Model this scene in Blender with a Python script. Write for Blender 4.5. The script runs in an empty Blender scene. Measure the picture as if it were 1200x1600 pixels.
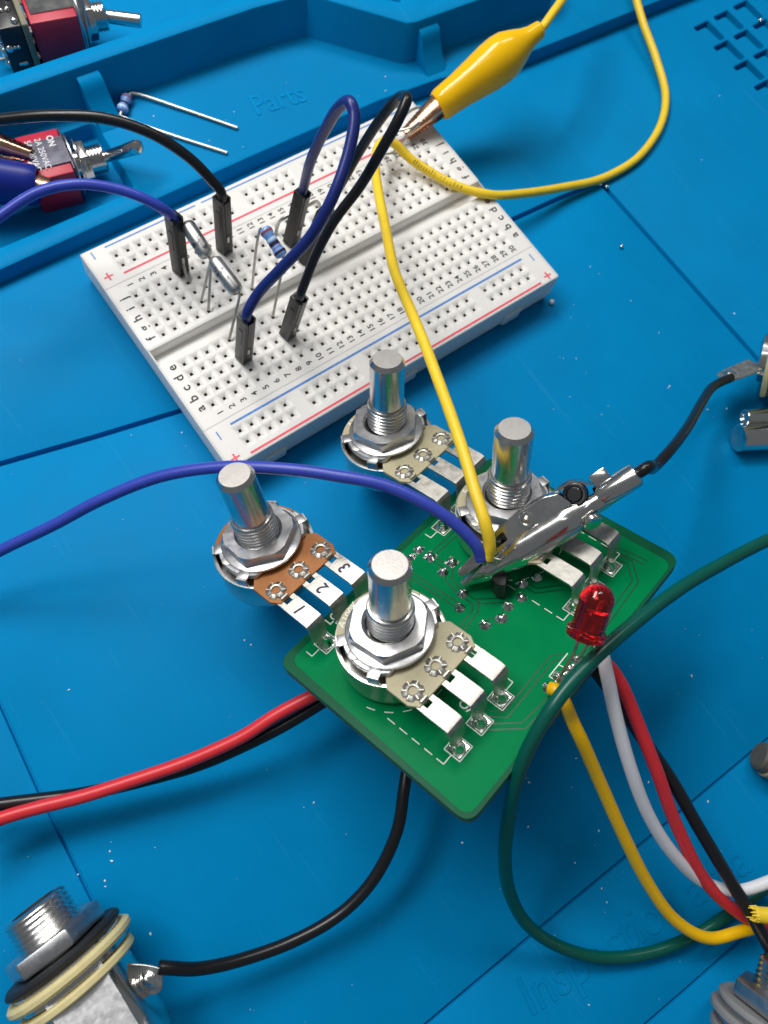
import bpy, bmesh, math, random
from mathutils import Vector, Matrix
from mathutils.noise import noise as pnoise
random.seed(7)
S = 0.001                                     # everything below is written in millimetres
SC = bpy.context.scene
COL = SC.collection

# ------------------------------------------------------------------ camera
FPX = 1203.5                                  # focal length in photo pixels (1200 x 1600 frame)
RC = Matrix(((0.80169304, -0.58101125, 0.14040727),
             (-0.52171136, -0.79479276, -0.31003505),
             (0.29172854, 0.17530087, -0.94029999)))      # rows: right, down, forward
CAM = Vector((-27.4048, -61.0949, 144.5819))
cam_d = bpy.data.cameras.new('camera')
cam = bpy.data.objects.new('camera', cam_d)
COL.objects.link(cam)
mw = Matrix.Identity(4)
for i in range(3):
    mw[i][0] = RC[0][i]; mw[i][1] = -RC[1][i]; mw[i][2] = -RC[2][i]
mw.translation = CAM * S
cam.matrix_world = mw
cam_d.sensor_fit = 'VERTICAL'
cam_d.sensor_height = 32.0; cam_d.sensor_width = 24.0
cam_d.lens = 32.0 * FPX / 1600.0
cam_d.clip_start = 0.005; cam_d.clip_end = 50.0
cam_d.dof.use_dof = True
cam_d.dof.focus_distance = 0.128
cam_d.dof.aperture_fstop = cam_d.lens / 1000 / 0.0009 if False else 26.0
SC.camera = cam

# ------------------------------------------------------------------ world, lamps, exposure
w = bpy.data.worlds.new('World'); SC.world = w; w.use_nodes = True
w.node_tree.nodes['Background'].inputs[0].default_value = (0.86, 0.93, 1.0, 1)
w.node_tree.nodes['Background'].inputs[1].default_value = 0.15

def area(name, loc, target, sx, sy, power, col=(1, 1, 1), roll=0.0):
    l = bpy.data.lights.new(name, 'AREA'); l.shape = 'RECTANGLE'
    l.size = sx * S; l.size_y = sy * S; l.energy = power; l.color = col
    o = bpy.data.objects.new(name, l); COL.objects.link(o)
    o.location = Vector(loc) * S
    d = (Vector(target) - Vector(loc)).normalized()
    o.rotation_euler = (d.to_track_quat('-Z', 'Y').to_matrix() @ Matrix.Rotation(roll, 3, 'Z')).to_euler()
    return o
area('bench_lamp', (-35, 195, 335), (0, 10, 0), 300, 90, 1.5, (1.0, 0.97, 0.93), 0.2)
area('ceiling_tube', (-420, 280, 800), (0, 0, 0), 700, 80, 0.72, (0.95, 0.98, 1.0), 1.2)
area('ceiling_panel', (330, 270, 700), (20, -10, 0), 380, 110, 1.55, (1.0, 0.98, 0.95), 0.4)
SC.view_settings.view_transform = 'Standard'
SC.view_settings.look = 'None'
SC.view_settings.exposure = 0.0
SC.view_settings.gamma = 1.0
SC.cycles.use_denoising = True
SC.cycles.max_bounces = 10
SC.cycles.caustics_reflective = True

# ------------------------------------------------------------------ photo -> place
def at(x, y, z=0.0):
    d = RC.transposed() @ Vector(((x - 600) / FPX, (y - 800) / FPX, 1))
    return CAM + d * ((z - CAM.z) / d.z)
PO = Vector((-9.95295, -83.16395, 35.36701))              # circuit board frame: u, v, normal
PM = Matrix(((0.97944347, -0.20107304, 0.01612821),
             (0.17601381, 0.8909536, 0.41859387),
             (-0.09853743, -0.40715025, 0.90803031)))
def pc(u, v, h=0.0): return PO + PM @ Vector((u, v, h))
def atp(x, y, h=0.0):
    d = RC.transposed() @ Vector(((x - 600) / FPX, (y - 800) / FPX, 1))
    n = PM.col[2]
    return CAM + d * (((PO + n * h - CAM) @ n) / (d @ n))
def uv(x, y, h=0.0):
    q = PM.transposed() @ (atp(x, y, h) - PO)
    return q.x, q.y
PCB4 = PM.to_4x4(); PCB4.translation = PO

# ------------------------------------------------------------------ materials
MATS = {}
def mat(name, col, rough=0.5, metal=0.0, var=0.0, vscale=300.0, bump=0.0, bscale=2500.0, rvar=0.0,
        spec=0.5, trans=0.0, ior=1.45, sss=0.0, coat=0.0, stretch=None, second=None, thresh=None, aniso=0.0):
    m = bpy.data.materials.new(name); m.use_nodes = True
    nt = m.node_tree; b = nt.nodes['Principled BSDF']
    b.inputs['Base Color'].default_value = (*col, 1)
    b.inputs['Roughness'].default_value = rough
    b.inputs['Metallic'].default_value = metal
    b.inputs['Specular IOR Level'].default_value = spec
    b.inputs['Transmission Weight'].default_value = trans
    b.inputs['IOR'].default_value = ior
    b.inputs['Coat Weight'].default_value = coat
    b.inputs['Coat Roughness'].default_value = 0.12
    b.inputs['Anisotropic'].default_value = aniso
    if sss:
        b.inputs['Subsurface Weight'].default_value = sss
        b.inputs['Subsurface Radius'].default_value = (1, 1, 1)
        b.inputs['Subsurface Scale'].default_value = 0.0008
    tc = nt.nodes.new('ShaderNodeTexCoord')
    src = tc.outputs['Object']
    if stretch:
        mp = nt.nodes.new('ShaderNodeMapping'); mp.inputs['Scale'].default_value = stretch
        nt.links.new(src, mp.inputs['Vector']); src = mp.outputs['Vector']
    if var or rvar or second:
        n = nt.nodes.new('ShaderNodeTexNoise'); n.inputs['Scale'].default_value = vscale
        n.inputs['Detail'].default_value = 5; n.inputs['Roughness'].default_value = 0.62
        nt.links.new(src, n.inputs['Vector'])
        if var or second:
            r = nt.nodes.new('ShaderNodeValToRGB')
            lo, hi = (thresh or (0.3, 0.7))
            r.color_ramp.elements[0].position = lo; r.color_ramp.elements[1].position = hi
            c2 = second or tuple(min(1, c * (1 + var)) for c in col)
            c1 = tuple(c * (1 - var) for c in col)
            r.color_ramp.elements[0].color = (*c1, 1); r.color_ramp.elements[1].color = (*c2, 1)
            nt.links.new(n.outputs['Fac'], r.inputs['Fac'])
            nt.links.new(r.outputs['Color'], b.inputs['Base Color'])
        if rvar:
            mr = nt.nodes.new('ShaderNodeMapRange')
            mr.inputs['To Min'].default_value = max(0.02, rough - rvar); mr.inputs['To Max'].default_value = rough + rvar
            mr.inputs['From Min'].default_value = 0.3; mr.inputs['From Max'].default_value = 0.7
            nt.links.new(n.outputs['Fac'], mr.inputs['Value']); nt.links.new(mr.outputs['Result'], b.inputs['Roughness'])
    if bump:
        n2 = nt.nodes.new('ShaderNodeTexNoise'); n2.inputs['Scale'].default_value = bscale
        n2.inputs['Detail'].default_value = 4
        nt.links.new(src, n2.inputs['Vector'])
        bp = nt.nodes.new('ShaderNodeBump'); bp.inputs['Strength'].default_value = bump
        bp.inputs['Distance'].default_value = 0.0001
        nt.links.new(n2.outputs['Fac'], bp.inputs['Height']); nt.links.new(bp.outputs['Normal'], b.inputs['Normal'])
    MATS[name] = m
    return m
mat('silicone', (0.0, 0.218, 0.50), 0.5, var=0.06, vscale=45, bump=0.3, bscale=3500, rvar=0.08, spec=0.05)
_m = MATS['silicone']; _nt = _m.node_tree; _b = _nt.nodes['Principled BSDF']       # faint scuffs worn into the mat
_src = _b.inputs['Base Color'].links[0].from_socket
_tc = _nt.nodes.new('ShaderNodeTexCoord'); _last = _src
for _k, (_rot, _sc) in enumerate((((0, 0, .5), (900, 28, 1)), ((0, 0, -1.0), (1200, 40, 1)), ((0, 0, 0), (14, 14, 14)))):
    _mp = _nt.nodes.new('ShaderNodeMapping'); _mp.inputs['Rotation'].default_value = _rot; _mp.inputs['Scale'].default_value = _sc
    _nz = _nt.nodes.new('ShaderNodeTexNoise'); _nz.inputs['Scale'].default_value = 1.0; _nz.inputs['Detail'].default_value = 3
    _mr = _nt.nodes.new('ShaderNodeMapRange'); _mr.inputs['From Min'].default_value = .66 if _k < 2 else .45; _mr.inputs['From Max'].default_value = .76 if _k < 2 else .75
    _mr.inputs['To Max'].default_value = .22 if _k < 2 else .16
    _mx = _nt.nodes.new('ShaderNodeMix'); _mx.data_type = 'RGBA'; _mx.inputs[7].default_value = (.03, .28, .56, 1) if _k < 2 else (0, .19, .44, 1)
    _nt.links.new(_tc.outputs['Object'], _mp.inputs['Vector']); _nt.links.new(_mp.outputs['Vector'], _nz.inputs['Vector'])
    _nt.links.new(_nz.outputs['Fac'], _mr.inputs['Value']); _nt.links.new(_mr.outputs['Result'], _mx.inputs[0]); _nt.links.new(_last, _mx.inputs[6]); _last = _mx.outputs[2]
_nt.links.new(_last, _b.inputs['Base Color'])
mat('abs_white', (0.74, 0.73, 0.71), 0.38, var=0.02, vscale=90, bump=0.06, bscale=1800, sss=0.4)
mat('hole_dark', (0.26, 0.25, 0.225), 0.5, metal=0.3)
mat('ink_black', (0.03, 0.03, 0.032), 0.6)
mat('ink_blue', (0.06, 0.22, 0.60), 0.5, var=0.15, vscale=900)
mat('ink_red', (0.78, 0.07, 0.12), 0.5, var=0.12, vscale=900)
mat('pcb_top', (0.0, 0.195, 0.064), 0.3, var=0.06, vscale=160, bump=0.1, bscale=900, rvar=0.05, spec=0.03)
mat('pcb_rim', (0.002, 0.09, 0.04), 0.35, var=0.08, vscale=300, spec=0.1)
mat('pcb_edge', (0.05, 0.13, 0.075), 0.65, var=0.25, vscale=900, stretch=(1, 1, 6))
mat('trace_gap', (0.0, 0.052, 0.022), 0.3)
mat('silk', (0.78, 0.80, 0.76), 0.6, var=0.08, vscale=3000)
mat('solder', (0.72, 0.72, 0.70), 0.2, metal=1.0, var=0.15, vscale=1500, bump=0.5, bscale=1500, rvar=0.12)
mat('tin', (0.50, 0.485, 0.445), 0.45, metal=1.0, var=0.16, vscale=800, bump=0.3, bscale=1600, rvar=0.08)
mat('steel', (0.66, 0.65, 0.63), 0.24, metal=1.0, rvar=0.05, vscale=900)
mat('steel_turned', (0.58, 0.555, 0.53), 0.5, metal=1.0, var=0.08, vscale=1100, bump=0.3, bscale=4500)
mat('zinc', (0.52, 0.52, 0.525), 0.4, metal=1.0, var=0.06, vscale=700, bump=0.1, bscale=2200, rvar=0.06)
mat('nut_metal', (0.62, 0.62, 0.63), 0.33, metal=1.0, var=0.05, vscale=900, bump=0.08, bscale=2500, rvar=0.05)
mat('can_metal', (0.70, 0.69, 0.65), 0.3, metal=1.0, var=0.06, vscale=300, rvar=0.05)
mat('chrome', (0.70, 0.685, 0.66), 0.17, metal=1.0, rvar=0.05, vscale=400)
mat('copper', (0.75, 0.42, 0.27), 0.2, metal=1.0, var=0.15, vscale=500, rvar=0.08)
mat('wafer_tan', (0.43, 0.39, 0.25), 0.5, var=0.08, vscale=700, bump=0.1, bscale=3000)
mat('wafer_brown', (0.36, 0.135, 0.035), 0.5, var=0.12, vscale=600, bump=0.1, bscale=3000)
mat('fibre', (0.66, 0.58, 0.30), 0.6, var=0.1, vscale=500, bump=0.2, bscale=2500)
mat('spring_shade_steel', (0.10, 0.10, 0.105), 0.3, metal=1.0)  # spring metal darkened to carry the shade inside the thumb lever
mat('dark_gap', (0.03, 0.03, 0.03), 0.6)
mat('pvc_black', (0.009, 0.009, 0.011), 0.3, rvar=0.04, vscale=600, bump=0.03, bscale=1500)
mat('pvc_blue', (0.035, 0.062, 0.42), 0.36, var=0.05, vscale=500, bump=0.08, bscale=1500)
mat('pvc_navy', (0.012, 0.024, 0.17), 0.34, var=0.08, vscale=500, bump=0.08, bscale=1500)
mat('pvc_yellow', (0.86, 0.60, 0.03), 0.4, var=0.06, vscale=400, bump=0.08, bscale=1500)
mat('pvc_amber', (0.86, 0.50, 0.0), 0.35, var=0.05, vscale=400, bump=0.08, bscale=1500)
mat('pvc_red', (0.66, 0.03, 0.04), 0.36, var=0.05, vscale=500, bump=0.08, bscale=1500)
mat('pvc_white', (0.74, 0.75, 0.80), 0.38, var=0.03, vscale=500, bump=0.08, bscale=1500)
mat('pvc_green', (0.0, 0.085, 0.062), 0.3, var=0.06, vscale=500, bump=0.08, bscale=1500)
mat('boot_yellow', (0.86, 0.50, 0.004), 0.17, var=0.04, vscale=120, bump=0.1, bscale=350)
mat('boot_blue', (0.004, 0.016, 0.21), 0.4, var=0.08, vscale=150, bump=0.1, bscale=400)
mat('housing_black', (0.014, 0.014, 0.015), 0.3, var=0.1, vscale=700, bump=0.15, bscale=2500)
mat('diode_silver', (0.40, 0.40, 0.40), 0.36, metal=0.9, second=(0.10, 0.10, 0.10), vscale=520, thresh=(0.57, 0.61), rvar=0.05)
mat('res_blue', (0.15, 0.31, 0.70), 0.35, var=0.12, vscale=500, coat=0.3)
mat('band_dark', (0.02, 0.015, 0.03), 0.4)
mat('band_red', (0.26, 0.06, 0.07), 0.4)
mat('band_pale', (0.45, 0.62, 0.82), 0.4)
mat('led_red', (0.92, 0.012, 0.018), 0.04, trans=0.95, ior=1.5, spec=0.6)
mat('switch_red', (0.46, 0.018, 0.05), 0.42, var=0.06, vscale=200, bump=0.1, bscale=1500)
mat('frame_dark_reflection', (0.16, 0.16, 0.2), 0.22, metal=1.0, rvar=0.05, vscale=300)  # chrome with the dark surroundings it mirrors put into its colour
mat('switch_black', (0.016, 0.017, 0.02), 0.3, var=0.15, vscale=500)
mat('olive_plate', (0.20, 0.19, 0.13), 0.5, var=0.1, vscale=500)
mat('collar_dark', (0.09, 0.085, 0.07), 0.5, var=0.1, vscale=500)
mat('rubber_black', (0.014, 0.015, 0.017), 0.5, var=0.1, vscale=500)
mat('nylon_grey', (0.24, 0.245, 0.25), 0.5, var=0.05, vscale=500)
mat('standoff_tan', (0.34, 0.29, 0.17), 0.6, var=0.15, vscale=700)
mat('ink_print', (0.72, 0.74, 0.78), 0.5)
mat('marker', (0.035, 0.02, 0.07), 0.6, var=0.3, vscale=2500)
mat('wire_print', (0.30, 0.21, 0.02), 0.6)
mat('speck', (0.75, 0.80, 0.83), 0.45, var=0.1, vscale=900)

# ------------------------------------------------------------------ mesh helpers (mm)
def frame(o, z, x=None):
    z = Vector(z).normalized()
    x = Vector(x) if x is not None else (Vector((1, 0, 0)) if abs(z.x) < 0.8 else Vector((0, 1, 0)))
    x = (x - z * (x @ z)).normalized(); y = z.cross(x)
    m = Matrix((x, y, z)).transposed().to_4x4(); m.translation = Vector(o)
    return m
I4 = Matrix.Identity(4)
class G:
    def __init__(s, *mats): s.bm = bmesh.new(); s.mats = mats; s.mi = 0
    def m(s, i): s.mi = i; return s
    def face(s, vs):
        try: f = s.bm.faces.new(vs); f.material_index = s.mi; return f
        except ValueError: return None
    def grid(s, rings, closed=True, cap0=False, cap1=False):
        R = [[s.bm.verts.new(p) for p in r] for r in rings]
        n = len(R[0])
        for a, b in zip(R, R[1:]):
            for i in range(n if closed else n - 1):
                j = (i + 1) % n
                s.face((a[i], a[j], b[j], b[i]))
        if cap0: s.face(list(reversed(R[0])))
        if cap1: s.face(R[-1])
        return s
    def lathe(s, prof, n=32, M=I4, c0=True, c1=True, ex=1.0, ey=1.0):
        rings = []
        for r, z in prof:
            rings.append([M @ Vector((ex * r * math.cos(2 * math.pi * k / n), ey * r * math.sin(2 * math.pi * k / n), z)) for k in range(n)])
        return s.grid(rings, True, c0, c1)
    def ring(s, ro, ri, z0, z1, n=32, M=I4, ch=0.0):
        if ch: p = [(ri, z0), (ro - ch, z0), (ro, z0 + ch), (ro, z1 - ch), (ro - ch, z1), (ri, z1)]
        else: p = [(ri, z0), (ro, z0), (ro, z1), (ri, z1)]
        return s.lathe(p + [p[0]], n, M, False, False)
    def prism(s, poly, z0, z1, M=I4, bev=0.0, seg=1):
        b = bmesh.new()
        lo = [b.verts.new((x, y, z0)) for x, y in poly]; hi = [b.verts.new((x, y, z1)) for x, y in poly]
        b.faces.new(list(reversed(lo))); b.faces.new(hi)
        for i in range(len(poly)):
            j = (i + 1) % len(poly); b.faces.new((lo[i], lo[j], hi[j], hi[i]))
        bmesh.ops.recalc_face_normals(b, faces=b.faces[:])
        if bev: bmesh.ops.bevel(b, geom=b.edges[:], offset=bev, segments=seg, affect='EDGES', profile=0.5)
        return s.add(b, M)
    def box(s, x0, x1, y0, y1, z0, z1, M=I4, bev=0.0, seg=1):
        return s.prism([(x0, y0), (x1, y0), (x1, y1), (x0, y1)], z0, z1, M, bev, seg)
    def add(s, b, M=I4):
        vm = {v: s.bm.verts.new(M @ v.co) for v in b.verts}
        for f in b.faces: s.face([vm[v] for v in f.verts])
        b.free(); return s
    def addmesh(s, me, M=I4):
        vs = [s.bm.verts.new(M @ v.co) for v in me.vertices]
        for p in me.polygons: s.face([vs[i] for i in p.vertices])
        return s
    def tube(s, pts, r, n=10, cap=True, rr=None):
        pts = [Vector(p) for p in pts]
        rings = []; up = None
        if r > .8 and len(pts) > 12:
            sd = random.uniform(0, 99)
            for i, p in enumerate(pts):
                if 2 < i < len(pts) - 3: pts[i] = p + Vector((pnoise((p.x * .09, p.y * .09, sd)), pnoise((p.x * .09, sd, p.y * .09)), pnoise((sd, p.x * .09, p.y * .09)) * .5)) * .16
        for i, p in enumerate(pts):
            t = (pts[min(i + 1, len(pts) - 1)] - pts[max(i - 1, 0)]).normalized()
            if up is None: up = t.orthogonal().normalized()
            up = (up - t * (up @ t)).normalized(); b = t.cross(up)
            q = rr(i / (len(pts) - 1)) if rr else r * (1 + (.02 * pnoise((p.x * .35, p.y * .35, 3.1)) if r > .8 else 0))
            rings.append([p + (up * math.cos(2 * math.pi * k / n) + b * math.sin(2 * math.pi * k / n)) * q for k in range(n)])
        return s.grid(rings, True, cap, cap)
    def ball(s, c, r, n=10, sz=1.0):
        return s.lathe([(r * math.sin(math.pi * k / n) + 1e-4, -r * sz * math.cos(math.pi * k / n)) for k in range(n + 1)], 2 * n, Matrix.Translation(Vector(c)), True, True)
    def solidify(s, t):
        bmesh.ops.recalc_face_normals(s.bm, faces=s.bm.faces[:])
        bmesh.ops.solidify(s.bm, geom=s.bm.faces[:], thickness=t); return s
    def out(s, name, parent=None, ang=35, base=None, weld=False):
        if weld: bmesh.ops.remove_doubles(s.bm, verts=s.bm.verts[:], dist=0.002)
        bmesh.ops.recalc_face_normals(s.bm, faces=s.bm.faces[:])
        root = parent
        while root is not None and root.parent is not None: root = root.parent
        org = Vector(base) if base is not None else (Vector(root['_o']) if root is not None and '_o' in root else Vector((0, 0, 0)))
        for v in s.bm.verts: v.co = (v.co - org) * S
        me = bpy.data.meshes.new(name); s.bm.to_mesh(me); s.bm.free()
        for k in s.mats: me.materials.append(MATS[k])
        if ang:
            for p in me.polygons: p.use_smooth = True
            me.set_sharp_from_angle(angle=math.radians(ang))
        o = bpy.data.objects.new(name, me); COL.objects.link(o)
        if parent is not None: o.parent = parent
        else:
            o.location = org * S; o['_o'] = tuple(org)
        return o
def tag(o, label, cat, group=None):
    o['label'] = label; o['category'] = cat
    if group: o['group'] = group
    return o
def thing(name, base, label, cat, group=None):
    o = bpy.data.objects.new(name, None); COL.objects.link(o)
    o.empty_display_size = 0.005
    o.location = Vector(base) * S; o['_o'] = tuple(Vector(base))
    return tag(o, label, cat, group)
def spline(P, n=9):
    P = [Vector(p) for p in P]; out = []
    for i in range(len(P) - 1):
        p0 = P[i - 1] if i else P[0] * 2 - P[1]
        p1, p2 = P[i], P[i + 1]
        p3 = P[i + 2] if i + 2 < len(P) else P[-1] * 2 - P[-2]
        d1 = max(1e-4, (p1 - p0).length) ** .5; d2 = max(1e-4, (p2 - p1).length) ** .5; d3 = max(1e-4, (p3 - p2).length) ** .5
        m1 = ((p1 - p0) / d1 - (p2 - p0) / (d1 + d2) + (p2 - p1) / d2) * d2
        m2 = ((p2 - p1) / d2 - (p3 - p1) / (d2 + d3) + (p3 - p2) / d3) * d2
        for k in range(n):
            t = k / n; t2 = t * t; t3 = t2 * t
            out.append(p1 * (2 * t3 - 3 * t2 + 1) + m1 * (t3 - 2 * t2 + t) + p2 * (-2 * t3 + 3 * t2) + m2 * (t3 - t2))
    out.append(P[-1]); return out
def px(*pts): return [at(*p) for p in pts]

# text meshes, all evaluated in one go
_TX = {}
def want(*strs):
    for t in strs: _TX.setdefault(t, None)
want(*[str(i) for i in range(1, 31)], *'abcdefghij', '+', 'Parts', 'Inspection area', 'A100K', '5', 'VO', 'LO', 'ON', '2A 250VAC', '5A 120VAC', 'A1', 'AWM', '24AWG', 'STYLE')
_tmp = []
for t in _TX:
    c = bpy.data.curves.new('txt', 'FONT'); c.body = t; c.size = 1.0; c.align_x = 'CENTER'; c.align_y = 'CENTER'; c.resolution_u = 3; c.offset = 0.018 if len(t) < 3 else 0.0
    if t in ('Parts', 'Inspection area'): c.extrude = 0.008; c.bevel_depth = 0.010
    o = bpy.data.objects.new('txt', c); COL.objects.link(o); _tmp.append((t, o))
bpy.context.view_layer.update()
_dg = bpy.context.evaluated_depsgraph_get()
for t, o in _tmp: _TX[t] = bpy.data.meshes.new_from_object(o.evaluated_get(_dg))
for t, o in _tmp:
    c = o.data; bpy.data.objects.remove(o); bpy.data.curves.remove(c)
def T(loc, ang=0.0, size=1.0): return Matrix.Translation(Vector(loc)) @ Matrix.Rotation(ang, 4, 'Z') @ Matrix.Diagonal((size, size, size, 1))

# ------------------------------------------------------------------ the mat
def area2(L): return sum(L[i][0] * L[(i + 1) % len(L)][1] - L[(i + 1) % len(L)][0] * L[i][1] for i in range(len(L)))
def ccw(L): return L if area2(L) > 0 else L[::-1]
def offs(L, d):
    n = len(L); out = []
    for i in range(n):
        a, b, c = Vector(L[i - 1]), Vector(L[i]), Vector(L[(i + 1) % n])
        e1 = (b - a).normalized(); e2 = (c - b).normalized()
        n1 = Vector((e1.y, -e1.x)); n2 = Vector((e2.y, -e2.x))
        k = max(0.35, 1 + n1 @ n2)
        out.append(tuple(b + (n1 + n2) / k * d))
    return out
def roundpoly(L, r, seg=4):
    L = ccw(L); n = len(L); out = []
    for i in range(n):
        a, b, c = Vector(L[i - 1]), Vector(L[i]), Vector(L[(i + 1) % n])
        q = min(r, (a - b).length * .45, (c - b).length * .45)
        p0 = b + (a - b).normalized() * q; p2 = b + (c - b).normalized() * q
        for k in range(seg + 1):
            t = k / seg; out.append(tuple(p0 * (1 - t) ** 2 + b * 2 * t * (1 - t) + p2 * t * t))
    return out
def plate(g, outer, holes, z):
    b = bmesh.new()
    for L in [outer] + holes:
        vs = [b.verts.new((x, y, z)) for x, y in L]
        for i in range(len(vs)): b.edges.new((vs[i], vs[(i + 1) % len(vs)]))
    bmesh.ops.triangle_fill(b, use_beauty=True, use_dissolve=False, edges=b.edges[:])
    g.add(b)
def walls(g, L, prof):
    g.grid([[(x, y, z) for x, y in offs(L, d)] for d, z in prof], True)
def strip(P, w):                                  # open polyline -> closed strip loop
    P = [Vector(p) for p in P]; l = []; r = []
    for i, p in enumerate(P):
        t = (P[min(i + 1, len(P) - 1)] - P[max(i - 1, 0)]).normalized(); n = Vector((-t.y, t.x))
        l.append(tuple(p + n * w / 2)); r.append(tuple(p - n * w / 2))
    return ccw(l + r[::-1])
ZF, ZR = 4.0, 14.0
g = G('silicone')
step = [(-400, 50), (-20, 49), (40, 48.9), (76, 48.3), (92, 46.9), (113, 43.3), (170, 40.3), (420, 27)]
holes0 = []
def groove(P, wd=1.1, dp=1.3):
    L = strip(P, wd); holes0.append(offs(L, 0.22))
    walls(g, L, [(0.22, 0), (0.06, -0.07), (0, -0.25), (-0.12, -dp)]); plate(g, offs(L, -0.12), [], -dp)
groove([(-56, 18.2), (-38.4, 14), (-21, 9.6), (9, 2.7), (60, 7.6)], 1.0)
groove([(62, 8.3), (85, 7.7), (100, 6.7), (110.8, 5.3), (112.0, 3.6), (112.2, -22), (112.6, -60), (113.6, -105)], 1.15)
groove([(-58.4, 12), (-59, -25), (-60.7, -42), (-62.1, -63), (-63.5, -104)], 0.55, 0.8)
groove([(-60, -108.6), (-29, -110), (2.6, -111.2), (27, -112.4), (95, -115.2)], 0.5, 0.8)
groove([(-40, -131), (1, -133.6), (11.7, -134.4), (40, -136)], 0.5, 0.8)
for i in range(4):
    for j in range(6):
        x, y = 170.3 + 8.2 * i + 0.3 * j, 31.0 - 7.9 * j + 0.2 * i
        if (i + j) % 1 == 0 and y < 36 + 0 * i:
            L = roundpoly([(x, y + 0.6), (x, y - 0.8), (x + 3.5, y - 0.8), (x + 3.8, y - 6.4), (x + 6.3, y - 6.4), (x + 6.0, y + 0.6)], 0.6, 3)
            holes0.append(offs(L, 0.15)); walls(g, L, [(0.15, 0), (0, -0.2), (-0.1, -6)]); plate(g, offs(L, -0.1), [], -6)
plate(g, ccw([(-400, -420), (420, -420)] + step[::-1]), holes0, 0.0)
sr = [step[0], *step[1:]]
def openwall(P, prof, sgn=1):
    rows = []
    for d, z in prof:
        rows.append([(x, y - d, z) for x, y in P])
    g.grid(rows, False)
openwall(step, [(0.0, 0.0), (0.0, 0.15), (-0.1, ZF - 0.7), (-0.25, ZF - 0.25), (-0.7, ZF)])
rim = [(-380, 98), (-60, 79.6), (0, 77.0), (36, 75.3), (58.5, 74.2), (70.6, 72.6), (86.4, 55.2), (89, 54.4), (108, 53.2), (131, 51.4), (134.5, 55), (139, 110), (139, 380), (-380, 380)]
rim = ccw(rim)
comp = roundpoly([(-130, 56.4), (10, 53.2), (13.9, 53.4), (15.4, 72.9), (-60, 76.6), (-130, 79.5)], 2.0)
tray2 = roundpoly([(-200, 92), (-60, 84.5), (1.8, 82), (34, 80.4), (62, 79.0), (75, 77.5), (90, 61.2), (92, 120), (92, 300), (-200, 300)], 2.5)
tray3 = roundpoly([(98, 59.6), (128, 57.8), (131, 120), (131, 300), (97, 300)], 2.5)
walls(g, comp, [(0.5, ZF), (0.15, ZF - 0.2), (0, ZF - 0.6), (-0.6, 0.5), (-0.9, 0.3)]); plate(g, offs(comp, -0.9), [], 0.3)
fil = [(0.9, ZF), (0.45, ZF + 0.25), (0.25, ZF + 0.7), (-0.9, ZR - 0.9), (-1.15, ZR - 0.3), (-1.7, ZR)]
walls(g, rim, fil)
plate(g, ccw([(x, y + 0.7) for x, y in step] + [(420, 420), (-400.0, 420)]), [offs(comp, 0.5), offs(rim, 0.9)], ZF)
for tr in (tray2, tray3):
    walls(g, tr, [(0.6, ZR), (0.15, ZR - 0.25), (0, ZR - 0.8), (-0.9, ZF + 0.6), (-1.5, ZF)]); plate(g, offs(tr, -1.5), [], ZF)
plate(g, offs(rim, -1.7), [offs(tray2, 0.6), offs(tray3, 0.6)], ZR)
# curved ramps in front of the far wall
for (x0, x1, yw, ln) in ((15.4, 20.4, 76.6, 7.6), (90.0, 95.4, 54.9, 6.6)):
    pr = [(yw - ln, ZF - .4), (yw - ln + .5, ZF + .1), (yw - ln * .7, ZF + 1.6), (yw - ln * .42, ZF + 4.2), (yw - ln * .15, ZF + 7.4), (yw + 1.0, ZF + 8.2)]
    pr = [(v.x, v.y) for v in spline([(a_, b_, 0) for a_, b_ in pr], 4)]
    g.grid([[(x0, y, ZF - 0.5) for y, z in pr], [(x0, y, z) for y, z in pr], [(x0 + .4, y, z + .12) for y, z in pr], [(x1 - .4, y - .2, z + .12) for y, z in pr], [(x1, y - .2, z) for y, z in pr], [(x1, y - .2, ZF - .5) for y, z in pr]], False)
mat_o = g.out('silicone_mat', None, 30, weld=True)
mat_o['kind'] = 'structure'; mat_o['label'] = 'blue silicone work mat with trays, grooves and angled slots'
g = G('silicone')
g.addmesh(_TX['Parts'], Matrix.Translation((54.2, 59.4, ZF + 0.02)) @ Matrix.Rotation(-0.14, 4, 'Z') @ Matrix.Diagonal((6.4, 8.2, 8, 1)))
g.addmesh(_TX['Inspection area'], Matrix.Translation((10.5, -121.5, 0.0)) @ Matrix.Rotation(-0.165, 4, 'Z') @ Matrix.Diagonal((8.0, 9.0, 8, 1)))
g.out('embossed_lettering', mat_o, 40)

# ------------------------------------------------------------------ breadboard
P = 2.54; BZ = 8.5
ROWY = {'a': 0, 'b': 1, 'c': 2, 'd': 3, 'e': 4, 'f': 7, 'g': 8, 'h': 9, 'i': 10, 'j': 11}
def hole(r, c): return Vector(((c - 1) * P, ROWY[r] * P, BZ))
bb = thing('breadboard', (37, 14, 0), 'white half-size solderless breadboard with numbered holes on the blue mat', 'breadboard')
g = G('abs_white', 'hole_dark')
X0, X1 = -4.6, 78.6
def cell(x, y):
    h = P / 2; q = 1.04; r = 0.3
    def sq(s, z): return [(x - s, y - s, z), (x + s, y - s, z), (x + s, y + s, z), (x - s, y + s, z)]
    g.m(0).grid([sq(h, BZ), sq(q, BZ - 0.05), sq(r + 0.2, BZ - 0.42), sq(r, BZ - 0.6)], True)
    g.m(1).grid([sq(r, BZ - 0.6), sq(r, BZ - 1.9)], True, False, True); g.m(0)
def quad(x0, x1, y0, y1, z=BZ): g.face([g.bm.verts.new(p) for p in ((x0, y0, z), (x1, y0, z), (x1, y1, z), (x0, y1, z))])
h = P / 2
GX0, GX1 = -h, 29 * P + h
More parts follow.
